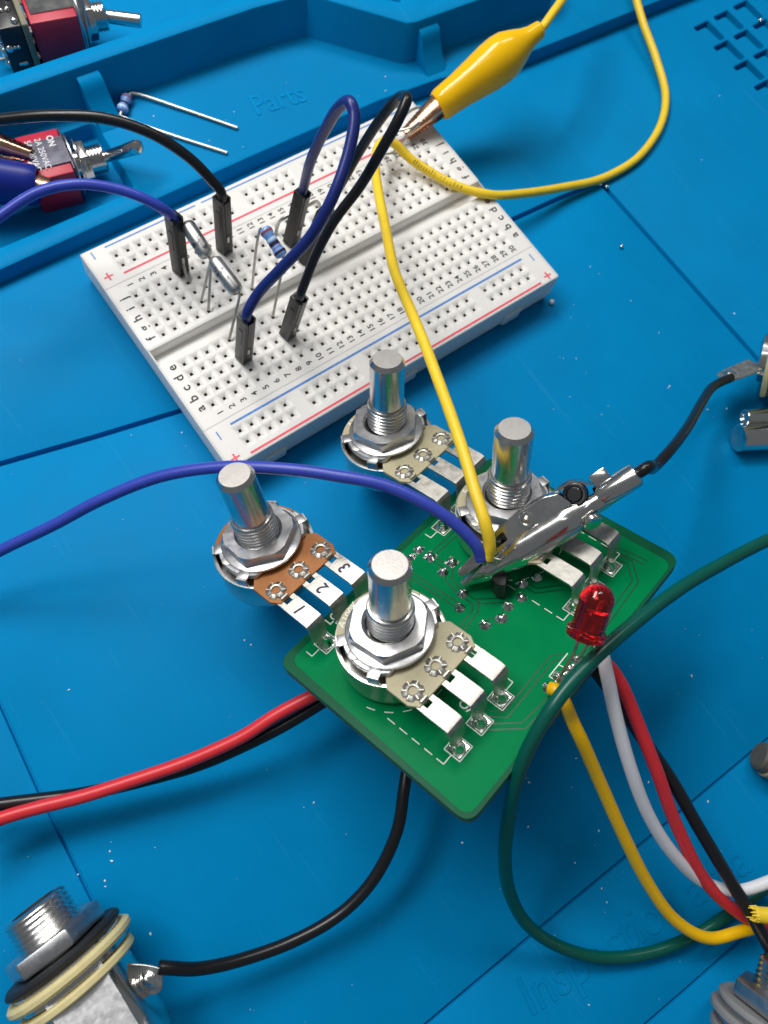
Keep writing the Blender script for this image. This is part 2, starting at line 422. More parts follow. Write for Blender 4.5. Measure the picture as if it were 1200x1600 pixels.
for r in 'abcdefghij':
    for c in range(1, 31): cell((c - 1) * P, ROWY[r] * P)
def band(y0, y1): quad(X0, X1, y0, y1)
for (y0, y1) in ((-h, 4 * P + h), (7 * P - h, 11 * P + h)):
    quad(X0, GX0, y0, y1); quad(GX1, X1, y0, y1)
MS, ME = -3.75, 31.9                               # seams between the rails and the middle block
band(MS, -h); band(11 * P + h, ME)
# centre channel, rounded lips
prof = [(4 * P + h, BZ), (12.0, BZ), (12.25, BZ - 0.1), (12.4, BZ - 0.4), (12.4, BZ - 2.6), (15.55, BZ - 2.6), (15.55, BZ - 0.4), (15.7, BZ - 0.1), (15.95, BZ), (7 * P - h, BZ)]
g.grid([[(X0, y, z) for y, z in prof], [(X1, y, z) for y, z in prof]], False)
RC_X = [1.42 + (k + k // 5) * P for k in range(25)]
for (ya, yb) in ((-9.85, -7.3), (35.35, 37.9)):
    for xx in RC_X:
        cell(xx, ya); cell(xx, ya + P)
    y0, y1 = ya - h, ya + P + h
    xs = [X0] + [v for k in range(5) for v in (RC_X[5 * k] - h, RC_X[5 * k + 4] + h)] + [X1]
    for k in range(0, len(xs), 2): quad(xs[k], xs[k + 1], y0, y1)
YN, YFAR = -13.2, 41.3
band(YN + 0.35, -9.85 - h); band(-9.85 + P + h, MS - 0.0)
band(ME, 35.35 - h); band(35.35 + P + h, YFAR - 0.35)
# outer sides with a rounded top edge and a small inset foot
side = [(0.35, BZ), (0.1, BZ - 0.1), (0.0, BZ - 0.38), (-0.05, 2.2), (0.25, 2.0), (0.3, 0.55), (0.3, 0.5)]
rect = ccw([(X0, YN), (X1, YN), (X1, YFAR), (X0, YFAR)])
g.grid([[(x, y, z) for x, y in offs(rect, -d)] for d, z in side], True)
# skirt of the top at the two short ends
for (xa, xb) in ((X0, X0 + 0.35), (X1 - 0.35, X1)): pass
body = g.out('body', bb, 30)
g = G('abs_white')
for k in range(2):
    ys = (MS, ME)[k]
    g.box(X0 + 0.02, X1 - 0.02, ys - 0.32, ys - 0.06, BZ - 0.3, BZ + 0.06, I4, 0.05)
g.out('seam_rib', bb)
for xx in (5.5, 38.0, 67.0):
    g = G('abs_white'); g.prism([(xx - 2.2, YN - .55), (xx + 2.2, YN - .55), (xx + 2.9, YN + 0.3), (xx - 2.9, YN + 0.3)], 0.9, 4.4, I4, 0.25, 2); g.out('locking_tab', bb)
g = G('fibre'); g.box(X0 + .5, X1 - .5, YN + .5, YFAR - .5, 0.02, 0.52); g.out('foam_pad', bb)
for nm, mt, ys in (('blue_rail_line', 'ink_blue', (-5.45, 40.25)), ('red_rail_line', 'ink_red', (-12.4, 33.25))):
    for y in ys:
        g = G(mt); x0 = 0.5
        if y > 40:                                    # the far blue line is worn into pieces
            for a, b_ in ((0.3, 14.0), (15.2, 21), (22.4, 26), (27.2, 73.9)): g.box(a, b_, y - .16, y + .16, BZ - .02, BZ + .018)
        else: g.box(x0, 74.0, y - .23, y + .23, BZ - .02, BZ + .018)
        g.out(nm, bb)
for y in (-2.35, 30.35):
    g = G('ink_black')
    for c in range(1, 31): g.addmesh(_TX[str(c)], T(((c - 1) * P + 0.3, y, BZ + .015), math.pi / 2, 1.75))
    g.out('printed_number_row', bb, 0)
for x in (-2.45, 76.6):
    g = G('ink_black')
    for r in 'abcdefghij': g.addmesh(_TX[r], T((x, ROWY[r] * P + 0.15, BZ + .015), math.pi / 2, 2.6))
    g.out('printed_letter_column', bb, 0)
for x in (-2.4, 76.4):
    for y in (-11.7, 34.0):
        g = G('ink_red'); g.box(x - .95, x + .95, y - .17, y + .17, BZ - .02, BZ + .02); g.box(x - .17, x + .17, y - .95, y + .95, BZ - .02, BZ + .026)
        g.out('plus_mark', bb)
for x in (-2.6, 76.3):
    for y in (-6.3, 39.6):
        g = G('ink_blue'); g.box(x - .13, x + .13, y - .95, y + .95, BZ - .02, BZ + .02); g.out('minus_mark', bb)

# ------------------------------------------------------------------ jumper wires with square housings
def housing(parent, base, top, spin=0.0):
    d = (Vector(top) - Vector(base)); L = 14.0
    M = frame(base, d, (math.cos(spin), math.sin(spin), 0)); M.translation = Vector(base) + d.normalized() * 0.25
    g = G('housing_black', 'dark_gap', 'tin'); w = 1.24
    g.prism(roundpoly([(-w, -w), (w, -w), (w, w), (-w, w)], 0.14, 2), 0, L - 1.0, M)
    for sx in (-1, 1):                                     # two cheeks leave the wire mouth and side slot open
        g.box(sx * w - (0.0 if sx < 0 else 0.5), sx * w + (0.5 if sx < 0 else 0.0), -w, w, L - 1.05, L, M, 0.06)
    g.box(-w + .5, w - .5, w - .45, w, L - 1.05, L, M, 0.05)
    g.m(0).box(-0.55, 0.55, -w - 0.12, -w + 0.1, 5.4, L - 0.6, M, 0.06)
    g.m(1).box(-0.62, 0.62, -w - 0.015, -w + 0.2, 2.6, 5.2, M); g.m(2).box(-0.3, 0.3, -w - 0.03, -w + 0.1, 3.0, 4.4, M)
    g.m(0).box(-w - .1, -w + .1, -0.5, 0.5, 6.5, 11.0, M, 0.05)
    hs = g.out('connector_housing', parent)
    g = G('tin'); g.box(-.32, .32, -.32, .32, -3.2, 0.3, M); g.out('pin', hs)
    return Vector(base) + d.normalized() * (L - 2.2), Vector(base) + d.normalized() * (L + 1.6)
def lean(x, y, base): return (at(x, y, base.z + 13.9) - base).normalized()
def top_of(r, c, x, y):
    b = hole(r, c); return b, b + lean(x, y, b) * 14
jw = thing('jumper_wire', hole('j', 5), 'blue jumper wire from the left edge into a black connector at column five', 'jumper wire', 'jumper wires')
b, t = top_of('j', 5, 271, 338); a, q = housing(jw, b, t, 0.2)
g = G('pvc_blue'); g.tube(spline(px((-60, 385, 24), (0, 337, 26), (60, 300, 28), (120, 287, 29), (180, 294, 28), (228, 311, 26.5), (256, 327, 24.6)) + [a + (q - a) * .45, a]), 0.95, 14); g.out('insulation', jw)
jw = thing('jumper_wire', hole('j', 9), 'black jumper wire arching from the left edge into its connector at column nine', 'jumper wire', 'jumper wires')
b, t = top_of('j', 9, 346, 309); a, q = housing(jw, b, t, 0.25)
g = G('pvc_black'); g.tube(spline(px((-60, 195, 30), (0, 187, 32), (80, 180, 34), (160, 184, 34.5), (235, 208, 33), (295, 246, 29.5), (330, 280, 26)) + [q, a]), 0.95, 14); g.out('insulation', jw)
jw = thing('jumper_wire', hole('h', 14), 'navy blue jumper wire looping high above the breadboard between two connectors', 'jumper wire', 'jumper wires')
b, t = top_of('h', 14, 473, 300); a1, q1 = housing(jw, b, t, 0.25)
b, t = top_of('c', 5, 385, 497); a2, q2 = housing(jw, b, t, 0.15)
g = G('pvc_navy'); g.tube(spline([a1, q1] + px((486, 250, 33), (506, 205, 42), (530, 167, 50), (546, 160, 53), (553, 180, 52.5), (545, 235, 50), (520, 308, 46), (485, 370, 40), (437, 422, 33), (402, 460, 27)) + [q2, a2]), 0.95, 14); g.out('insulation', jw)
jw = thing('jumper_wire', hole('f', 14), 'black jumper wire folded into a tall narrow loop beside the navy blue one', 'jumper wire', 'jumper wires')
b, t = top_of('f', 14, 508, 330); a1, q1 = housing(jw, b, t, 0.35)
b, t = top_of('c', 9, 468, 465); a2, q2 = housing(jw, b, t, 0.2)
g = G('pvc_black'); g.tube(spline([a1, q1] + px((531, 291, 30), (566, 230, 39), (596, 184, 46), (619, 156, 50.5), (631, 150, 53), (635, 157, 54.5), (620, 192, 52.5), (599, 230, 49), (565, 288, 43), (522, 345, 37), (494, 397, 31), (480, 432, 27)) + [q2, a2]), 0.86, 14); g.out('insulation', jw)

# ------------------------------------------------------------------ small parts on the breadboard
def leads(parent, paths, r=0.27, m='tin'):
    for p in paths:
        g = G(m); g.tube(spline(p, 6), r, 8); g.out('lead', parent)
def axial(parent, a, b, r, mt, kind, bands=()):
    d = (b - a); L = d.length; M = frame(a, d)
    if kind == 'can': pr = [(0.3, -0.25), (r * .55, -0.1), (r * .88, 0.25), (r, 0.8), (r, L - 0.8), (r * .88, L - 0.25), (r * .55, L + 0.1), (0.3, L + 0.25)]
    else: pr = [(0.3, -.2), (r * .8, 0), (r, .35), (r, 1.1), (r * .82, 1.7), (r * .8, L / 2), (r * .82, L - 1.7), (r, L - 1.1), (r, L - .35), (r * .8, L), (0.3, L + .2)]
    g = G(mt); g.lathe(pr, 24, M); o = g.out('body', parent)
    for z0, z1, mm, rr in bands:
        g = G(mm); g.lathe([(rr * r * .98, z0), (rr * r, z0 + .02), (rr * r, z1 - .02), (rr * r * .98, z1)], 24, M, False, False); g.out('colour_band', parent)
k = thing('axial_component', hole('i', 5), 'silver tubular axial component with a dark printed mark, standing nearest the blue jumper', 'component', 'silver axial components')
a, b = at(291, 349, 20.0), at(324, 400, 18.6)
axial(k, a, b, 1.45, 'diode_silver', 'can')
leads(k, [[a, at(288, 350, 19.6), at(284, 375, 16), at(285, 405, 12.5), hole('i', 5)], [b, at(328, 405, 18), at(324, 430, 14), hole('g', 5)]])
k = thing('axial_component', hole('f', 5), 'silver tubular axial component bridging the centre channel at column five', 'component', 'silver axial components')
a, b = at(334, 406, 19.0), at(371, 456, 18.2)
axial(k, a, b, 1.5, 'diode_silver', 'can')
leads(k, [[a, at(330, 403, 18.6), at(329, 425, 15.5), hole('f', 5)], [b, at(374, 459, 17.6), at(368, 490, 13.5), hole('e', 5)]])
k = thing('resistor', hole('f', 9), 'blue banded resistor standing on bent leads over the centre channel', 'resistor', 'blue resistors')
a, b = at(413, 357, 24.5), at(441, 400, 22.5)
L = (b - a).length
axial(k, a, b, 1.2, 'res_blue', 'res', [(.5, 1.0, 'band_red', 1.02), (L * .36, L * .46, 'band_pale', .86), (L * .5, L * .62, 'band_dark', .86), (L * .7, L * .78, 'band_red', .86), (L - 1.0, L - .5, 'band_dark', 1.02)])
leads(k, [[a, at(408, 357, 24.2), at(403, 372, 22), hole('f', 9)], [b, at(444, 405, 21.8), at(440, 425, 19), hole('e', 9)]])
k = thing('wire_link', hole('i', 13), 'short bare silver wire link arched behind the dark connectors', 'wire')
g = G('tin'); g.tube(spline([hole('i', 13) + Vector((0, 0, -2))] + px((434, 352, 10.5), (440, 343, 13), (455, 334, 14), (480, 322, 13.5), (497, 316, 11)) + [hole('i', 18) + Vector((0, 0, -2))]), 0.36, 8); g.out('wire', k)

# ------------------------------------------------------------------ alligator clips
def channel(g, x0, x1, wf, yf, hf, flip, M, n=26, teeth=0.0):
    """U-section sheet along x: width wf(t), back at y = yf(t), legs of height hf(t) toward +/-y"""
    rings = []
    for i in range(n + 1):
        t = i / n; x = x0 + (x1 - x0) * t; w_ = wf(t) / 2; y = yf(t); hh = hf(t) - (teeth * (i % 2) if t > 0.62 else 0)
        r = min(w_, hh) * 0.8; pts = [(-w_, hh)]
        for k in range(9):
            a_ = math.pi * k / 8
            pts.append((-(w_ - r) * (1 if k < 4 else -1 if k > 4 else 0) - r * math.cos(a_), r - r * math.sin(a_)))
        pts.append((w_, hh))
        rings.append([M @ Vector((x, y + flip * q, p)) for p, q in pts])
    g.grid(rings, False)
def boot(g, M, L, prof, ex=1.0, ey=0.86):
    pr = [(r, z * L) for z, r in prof]
    inner = [(pr[0][0] - 0.75, 3.0), (pr[0][0] - 0.6, 0.0)]
    g.lathe(inner + pr, 36, M, False, True, ex, ey)
BOOT = [(0, 3.35), (.03, 3.75), (.07, 3.85), (.2, 4.1), (.35, 4.7), (.5, 5.35), (.6, 5.5), (.68, 5.2), (.76, 4.2), (.84, 3.0), (.9, 2.35), (.96, 2.1), (.985, 1.95), (1.0, 1.4)]
def jaws(parent, M, L, mname, open_=0.5):
    """M: x axis points to the tips"""
    for s in (1, -1):
        g = G(mname)
        channel(g, -3.0, L, lambda t: 5.4 - 3.0 * t, lambda t: s * (2.7 - (2.7 - open_ - 0.9) * t), lambda t: 2.0 - 1.1 * t, -s, M, 30, 0.32)
        g.solidify(0.3); g.out('jaw', parent)
tl = thing('test_lead', at(645, 198, 9.5), 'yellow booted alligator clip with copper jaws gripping leads at the breadboard edge', 'alligator clip')
f0, f1 = at(684, 167, 13.5), at(847, 44, 25.0)
M = frame(f0, f1 - f0, (0, 0, 1)); L = (f1 - f0).length
g = G('boot_yellow'); boot(g, M, L, BOOT); g.out('boot', tl)
tip = at(640, 205, 10.2)
MJ = Matrix.Identity(4); ax = (tip - f0).normalized(); zz = (Vector((0, 0, 1)) - ax * ax.z).normalized()
MJ = Matrix((ax, zz, ax.cross(zz))).transposed().to_4x4(); MJ.translation = f0
jaws(tl, MJ, (tip - f0).length + 1.0, 'copper', 0.3)
g = G('pvc_yellow'); g.tube(spline([f1 - (f1 - f0).normalized() * 3, f1] + px((862, 24, 25.5), (885, -12, 25), (910, -60, 20))), 0.95, 14); g.out('wire', tl)
k = thing('lead_bundle', at(604, 213, BZ), 'thin bare silver leads held in the copper jaws at the far board corner', 'wire')
for pth in ([(598, 214, 9.0), (615, 206, 11), (640, 200, 12.2), (655, 190, 12.6)], [(603, 211, 9.0), (622, 192, 12), (640, 174, 14), (656, 166, 14.5)], [(626, 224, 9.0), (638, 210, 11), (652, 198, 12), (668, 188, 12.6)], [(597, 237, 9.0), (602, 240, 10.6), (612, 239, 10.8), (618, 234, 9.0)]):
    g = G('tin'); g.tube(spline(px(*pth)), 0.3, 8); g.out('lead', k)

# long yellow wire
yw = thing('hookup_wire', at(940, 285, 0), 'long yellow hook-up wire curling round the right and crossing the breadboard', 'wire', 'loose hook-up wires')
ypath = spline(px((1005, -70, 9), (992, -20, 7), (1003, 30, 5), (1025, 90, 2.8), (1040, 150, 1.5), (1030, 200, 1.2), (995, 247, 1.2), (945, 277, 1.4), (880, 293, 3.6), (820, 302, 7.2), (765, 304, 9.6), (720, 293, 10.0), (675, 270, 10.4), (640, 247, 11.5), (618, 226, 13.5), (604, 219, 14.5), (592, 227, 15), (586, 250, 16), (590, 290, 18), (600, 345, 21), (618, 425, 25), (648, 500, 28.5), (685, 595, 32), (718, 690, 35), (742, 765, 36.5), (758, 815, 36.5), (765, 850, 34.5), (762, 872, 32.5)))
g = G('pvc_yellow'); g.tube(ypath, 0.98, 14); g.out('insulation', yw)
g = G('wire_print')
near = lambda x, y: min(range(len(ypath)), key=lambda i_: (ypath[i_] - at(x, y, 10.2)).length)
i0, i1 = sorted((near(642, 248), near(722, 293)))
acc = 0.0
for i_ in range(i0, i1):
    p_, q_ = ypath[i_], ypath[i_ + 1]; tn = (q_ - p_).normalized(); vw = (CAM - p_); vw = (vw - tn * (vw @ tn)).normalized()
    n_ = max(1, int((q_ - p_).length / .45))
    for k_ in range(n_):
        if random.random() < .72:
            Mk = frame(p_.lerp(q_, k_ / n_) + vw * .955, vw, tn); h_ = random.uniform(.25, .5); o2 = random.uniform(-.12, .12)
            g.box(-.11, .11, -h_ + o2, h_ + o2, -.02, .05, Mk)
g.out('printed_marking', yw)
bw = thing('hookup_wire', at(150, 800, 0), 'blue hook-up wire running behind the brown potentiometer to the silver clip', 'wire', 'loose hook-up wires')
g = G('pvc_blue'); g.tube(spline(px((-80, 905, 8), (0, 862, 12), (80, 822, 17), (160, 780, 22), (250, 744, 26.5), (340, 730, 30), (430, 732, 33), (520, 742, 35), (600, 758, 36.5), (670, 790, 36.5), (715, 822, 35.5), (745, 855, 34), (752, 874, 32.5))), 0.98, 14); g.out('insulation', bw)

# ------------------------------------------------------------------ circuit board with its soldered parts
BL, BW, BT = 55.96, 38.59, 1.6
cb = thing('circuit_board', at(700, 1050, 0), 'green circuit board propped on the mat carrying four potentiometers and a red lamp', 'circuit board')
out = roundpoly([(0, 0), (BL, 0), (BL, BW), (0, BW)], 2.4, 6)
g = G('pcb_rim', 'pcb_edge')
b_ = bmesh.new()
top = offs(out, -0.06)
g.m(0).grid([[PCB4 @ Vector((x, y, 0)) for x, y in top], [PCB4 @ Vector((x, y, -0.06)) for x, y in out]], True, True, False)
g.m(1).grid([[PCB4 @ Vector((x, y, -0.06)) for x, y in out], [PCB4 @ Vector((x, y, -BT)) for x, y in out]], True, False, True)
g.out('board', cb, 30)
pour = roundpoly([(0.75, 0.75), (BL - 1.9, 0.55), (BL - 1.9, BW - 1.4), (1.6, BW - 1.4)], 1.9, 5)
g = G('pcb_top'); g.prism(pour, -0.01, 0.035, PCB4); g.out('copper_pour', cb, 30)
H0 = 0.05
def ribbon(g, P2, wd, h=H0):
    P2 = [Vector(p) for p in P2]; l = []; r = []
    for i, p in enumerate(P2):
        t = (P2[min(i + 1, len(P2) - 1)] - P2[max(i - 1, 0)]).normalized(); n = Vector((-t.y, t.x))
        l.append(PCB4 @ Vector((*(p + n * wd / 2), h))); r.append(PCB4 @ Vector((*(p - n * wd / 2), h)))
    g.grid([l, r], False)
def offline(P2, d):
    P2 = [Vector(p) for p in P2]; o = []
    for i, p in enumerate(P2):
        if 0 < i < len(P2) - 1:
            t1 = (p - P2[i - 1]).normalized(); t2 = (P2[i + 1] - p).normalized()
            n1 = Vector((-t1.y, t1.x)); n2 = Vector((-t2.y, t2.x)); o.append(p + (n1 + n2) / max(.4, 1 + n1 @ n2) * d)
        else:
            t = (P2[min(i + 1, len(P2) - 1)] - P2[max(i - 1, 0)]).normalized(); o.append(p + Vector((-t.y, t.x)) * d)
    return o
TR = [[(763, 1136), (818.6, 1134), (866, 1086)], [(763, 1115), (790, 1117), (862.7, 1028.7), (884, 1026)], [(955, 866), (984, 879), (992.5, 909), (938, 985), (905, 1030)],
      [(676, 866), (703, 842), (745, 806)], [(676, 872), (695, 884)], [(640, 897), (660, 910.6), (716, 947)], [(724, 929), (743.6, 942.7), (743.6, 953.6), (715, 990)], [(744.5, 940), (790, 938)],
      [(817, 912), (838, 923.4), (880, 918)], [(757, 974), (784, 966)], [(784, 966), (795, 948)], [(722, 929), (700, 905), (706, 880)], [(1010, 880), (985, 868), (940, 850)]]
g = G('trace_gap')
for t_ in TR:
    P2 = [uv(*p) for p in t_]
    for s in (-1, 1): ribbon(g, offline(P2, s * 0.45), 0.21)
g.out('trace_outline', cb, 0)
g = G('silk')
def sil(P2, wd=0.16):
    if all(0.7 < p[0] < BL - .7 and 0.7 < p[1] < BW - .9 for p in P2): ribbon(g, P2, wd, H0 + 0.012)
PADV = {'D': (12.45, 7.86), 'C': (42.4, 8.05), 'A': (12.45, 34.9), 'B': (42.0, 35.1)}
for kk, (u0, v0) in PADV.items():
    for du in (-5, 0, 5):
        q = 1.45; c = [(u0 + du - q, v0 - q), (u0 + du + q, v0 - q), (u0 + du + q, v0 + q), (u0 + du - q, v0 + q)]
        for i in range(4): sil([c[i], c[(i + 1) % 4]])
    for s in (-1, 1):
        a_ = u0 + s * 8.2
        sil([(a_, v0 + 1.4), (a_, v0 + 0.1)]) ; sil([(a_, v0 + 0.1), (u0 + s * 6.5, v0 + 0.1)])
        vv = v0 + 2.2
        while vv < v0 + 9.5: sil([(a_, vv), (a_, vv + 1.5)]); vv += 2.4
    # lower half of the outline, as dashes seen outside the can
    for i in range(9):
        t0 = math.pi * (1.08 + i * 0.098); rr = 9.2
        pts = [(u0 + rr * math.cos(t0 + k * 0.05), v0 + 16.8 + rr * math.sin(t0 + k * 0.05)) for k in range(4)]
        if all(0.8 < p[0] < BL - .8 and 0.8 < p[1] < BW - .8 for p in pts):
            for a_, b_2 in zip(pts, pts[1:]): sil([a_, b_2])
for t_ in ([(887, 1021), (858, 1057), (876, 1068)], [(873, 1039), (884, 1044)]):
    P2 = [uv(*p) for p in t_]
    for a_, b_2 in zip(P2, P2[1:]): sil([a_, b_2])
def ptext(s, x, y, size, ang):
    u_, v_ = uv(x, y); g.addmesh(_TX[s], PCB4 @ Matrix.Translation((u_, v_, H0 + .012)) @ Matrix.Rotation(ang, 4, 'Z') @ Matrix.Diagonal((size, size, 1, 1)))
ptext('VO', 731, 1104, 2.0, math.pi / 2); ptext('LO', 520, 966, 2.0, -math.pi / 2 * 0)
g.out('silkscreen_print', cb, 0)
def joint(x, y, r, hgt, sq=False, spike=True):
    u_, v_ = uv(x, y); g = G('solder')
    M = PCB4 @ Matrix.Translation((u_, v_, 0.03))
    if sq: g.box(-r * .95, r * .95, -r * .95, r * .95, 0, .07, M)
    g.lathe([(r, 0), (r, .06), (r * .82, hgt * .28), (r * .55, hgt * .62), (r * .33, hgt * .9), (r * .16, hgt * 1.02)], 18, M)
    if spike:
        M2 = M @ Matrix.Rotation(random.uniform(-.5, .5), 4, 'X') @ Matrix.Rotation(random.uniform(-.5, .5), 4, 'Y')
        g.lathe([(.26, hgt * .4), (.25, hgt * 1.25), (.12, hgt * 1.36)], 8, M2)
    g.out('solder_joint', cb)
for x, y, r, sq in ((654.7, 859, .95, 0), (672.6, 870, 1.0, 1), (706, 879, 1.0, 1), (692, 894, .95, 0), (643.7, 870, .8, 0), (722.5, 928, .95, 0), (718, 949.6, .95, 0), (757.7, 976.6, .95, 0),
                    (784, 966.5, .95, 0), (794, 947, .95, 0), (815, 934, .9, 0), (816, 911.5, 1.0, 0), (839, 902, .9, 0), (859, 1075, 1.1, 0), (874, 1058, 1.05, 0), (891, 1046, 1.0, 0), (903, 1030, 1.0, 0)):
    joint(x, y, r, random.uniform(.6, 1.0), bool(sq))

def potentiometer(key, shaft, wafer, label, tilt=(0, 0), print_=None, spin=0.0):
    u0, v0 = PADV[key]; SV = 17.0
    M = PCB4 @ Matrix.Translation((u0 + shaft[0], v0 + SV + shaft[1], 0)) 
    MSH = M @ Matrix.Translation((0, 0, 7)) @ Matrix.Rotation(tilt[0], 4, 'X') @ Matrix.Rotation(tilt[1], 4, 'Y') @ Matrix.Translation((0, 0, -7))
    HW = 7.0                                              # underside of the wafer
    g = G('can_metal'); R0 = 8.4
    g.lathe([(0.2, .25), (R0 - 1.4, .25), (R0 - .6, .42), (R0 - .12, .95), (R0, 1.7), (R0, HW - .9), (R0 + .12, HW - .7), (R0 + .12, HW - .05), (R0 - .2, HW), (R0 - .45, HW - .05), (R0 - .5, HW - 1.6), (.2, HW - 1.6)], 64, M, True, True)
    pot = g.out('potentiometer', cb); pot['label'] = label
    g = G(wafer)                                          # wafer: disc plus terminal board
    R1 = 8.2; a0 = math.asin(7.2 / R1)
    pl = [(R1 * math.sin(t), R1 * math.cos(t)) for t in [a0 - math.pi + 0 * 1 + k * (2 * math.pi - 2 * (math.pi - a0) + 0) / 1 for k in ()]]
    pts = []
    for k in range(41):
        t = -0.62 + k * (math.pi + 1.24) / 40
        r = 6.5 if (2.5 < t < 3.8 or t < 0.12) else R1
        pts.append((r * math.cos(t), r * math.sin(t)))
    pts += [(-7.1, -5.6), (-7.1, -9.6), (-6.2, -11.1), (6.2, -11.1), (7.1, -9.6), (7.1, -5.6)]
    g.prism(pts, HW + .02, HW + 0.62, M, 0.06); g.out('wafer', pot)
    HC = HW + 0.64
    g = G('zinc')                                         # pressed cover plate, flat towards the terminals
    R2 = 7.35; pts = []
    for k in range(61):
        t = -0.50 + k * (math.pi + 1.0) / 60; r = R2 - (0.95 if 0.72 < t < 2.35 else 0)
        for c in (0.22, 2.92, 1.57 + 1.0):
            pass
        pts.append((r * math.cos(t), r * math.sin(t)))
    pts += [(-5.4, -4.75), (5.4, -4.75)]
    g.prism(pts, HC, HC + .95, M, 0.12); g.out('cover_plate', pot)
    for t in (-0.28 + 0.0, math.pi + 0.42, 0.62, 2.5):    # crimped can tabs folded over the cover
        MM = M @ Matrix.Rotation(t, 4, 'Z')
        g = G('zinc'); g.box(R2 - 1.0, R0 - .45, -.95, .95, HC + .75, HC + 1.08, MM, 0.1, 2); g.box(R0 - .5, R0 - .06, -.95, .95, HW - .8, HC + 1.02, MM, .1)
        g.out('crimp_tab', pot)
    g = G('steel_turned'); g.lathe([(.95, HC + .9), (.95, HC + 1.12), (.7, HC + 1.2), (.1, HC + 1.2)], 18, M @ Matrix.Translation((-6.35, 1.3, 0)), False, True); g.out('locating_boss', pot)
    g = G('nut_metal'); HZ = HC + .97
    g.lathe([(3.6, HZ), (6.55, HZ), (6.7, HZ + .12), (6.7, HZ + .42), (6.55, HZ + .52), (3.6, HZ + .52)], 48, M, False, False); g.out('washer', pot)
    g = G('nut_metal'); hz = HZ + .56; MM = M @ Matrix.Rotation(0.35 + spin, 4, 'Z')
    hexr = 5.45 / math.cos(math.pi / 6)
    rings = []
    for (kk, z) in ((.93, hz), (1.0, hz + .3), (1.0, hz + 1.6), (.93, hz + 2.0)):
        L_ = []
        for j in range(6):
            for s in range(6):
                a_ = (j + s / 6) * math.pi / 3; rad = hexr * math.cos(math.pi / 6) / math.cos((a_ % (math.pi / 3)) - math.pi / 6)
                rad = min(rad, hexr * (1.0 if kk == 1.0 else .925)); L_.append(MM @ Vector((rad * math.cos(a_), rad * math.sin(a_), z)))
        rings.append(L_)
    inner = [[MM @ Vector((r * math.cos(k * math.pi / 18), r * math.sin(k * math.pi / 18), z)) for k in range(36)] for r, z in ((4.0, hz + 2.02), (3.5, hz + 1.6))]
    g.grid(rings + inner, True); g.out('nut', pot, 25)
    g = G('steel'); pr = [(3.3, HC + .9), (3.3, hz + 1.2)]; z = hz + 1.3
    while z < hz + 5.6: pr += [(3.08, z), (3.5, z + .26), (3.5, z + .42), (3.08, z + .7)]; z += .78
    pr += [(3.45, z), (3.3, z + .3), (3.02, z + .32)]
    g.lathe(pr, 48, MSH, False, False); g.out('threaded_bushing', pot, 50)
    HT = 25.2
    g = G('steel', 'steel_turned'); g.lathe([(2.98, z - .4), (2.98, HT - .75), (2.42, HT)], 48, MSH, False, False)
    g.m(1).lathe([(2.42, HT), (1.2, HT + .01), (.05, HT + .01)], 48, MSH, False, True); g.out('shaft', pot, 25)
    for du in (-5, 0, 5):
        MR = M @ Matrix.Translation((du, -8.75, HW + .62))
        g = G('tin'); n = 48; rings = []
        for r, zz_, amp in ((.72, -.15, 0), (.72, .34, 0), (.95, .42, 0), (1.5, .22, .12), (1.68, .06, .18), (1.68, .0, .18)):
            rings.append([MR @ Vector(((r - amp * (1 if (k % 8) in (0, 7) else 0)) * math.cos(2 * math.pi * k / n), (r - amp * (1 if (k % 8) in (0, 7) else 0)) * math.sin(2 * math.pi * k / n), zz_ - (.1 * (1 if (k % 8) in (0, 7) and amp else 0)))) for k in range(n)])
        g.grid(rings, True); 
        for k in range(6):
            MK = MR @ Matrix.Rotation(k * math.pi / 3 + .2, 4, 'Z'); g.box(.85, 1.62, -.13, .13, .1, .42, MK, .05)
        g.out('rivet', pot)
        # terminal: strip out of the wafer edge, folded down to its pad
        MT = M @ Matrix.Translation((du, 0, 0))
        g = G('tin'); th = .42; zt = HW + .02; w_ = 1.55
        yb = -SV - shaft[1] + .15                          # bend line above the pad row
        path = [(-11.95, zt + .18), (-12.3, zt + .18), (yb + .95, zt + .18), (yb + .42, zt + .05), (yb + .12, zt - .35), (yb, zt - .95), (yb - .02, 3.0), (yb - .02, 2.2), (yb, .9), (yb, -1.2)]
        wid = [w_, w_, w_, w_, w_, w_, w_ * .92, w_ * .55, w_ * .5, w_ * .45]
        rings = []
        for i, (y_, z_) in enumerate(path):
            a_ = Vector(path[max(i - 1, 0)]); c_ = Vector(path[min(i + 1, len(path) - 1)]); t_ = (c_ - a_).normalized(); n_ = Vector((-t_.y, t_.x)) * th / 2
            rings.append([MT @ Vector((sx * wid[i], y_ + sn * n_.x, z_ + sn * n_.y)) for sx, sn in ((-1, 1), (1, 1), (1, -1), (-1, -1))])
        g.m(0).grid(rings, True, True, True)
        for sx in (-1, 1): g.box(min(sx * .6, sx * w_), max(sx * .6, sx * w_), -11.97, -10.3, zt - .03, zt + .39, MT, .04)
        g.m(0).box(-.75, .75, -11.0, -10.55, zt + .15, zt + 1.0, MT, .12)
        g.out('terminal', pot, 30)
        g = G('solder'); MS = PCB4 @ Matrix.Translation((u0 + du, v0, .04))
        g.box(-1.2, 1.2, -1.2, 1.2, 0, .05, MS)
        g.lathe([(1.15, .02), (.98, .35), (.72, .8), (.5, 1.3), (.42, 1.75)], 16, MS); g.out('terminal_solder', pot)
    if print_:
        g = G('silk'); nchar = len(print_)
        MM = M @ Matrix.Translation((-1.7, 7.1, HW + .66)) @ Matrix.Rotation(.24, 4, 'Z')
        g.addmesh(_TX[print_], MM @ Matrix.Diagonal((1.75, 1.65, 1, 1))); g.out('value_print', pot, 0)
    return pot, M, HW
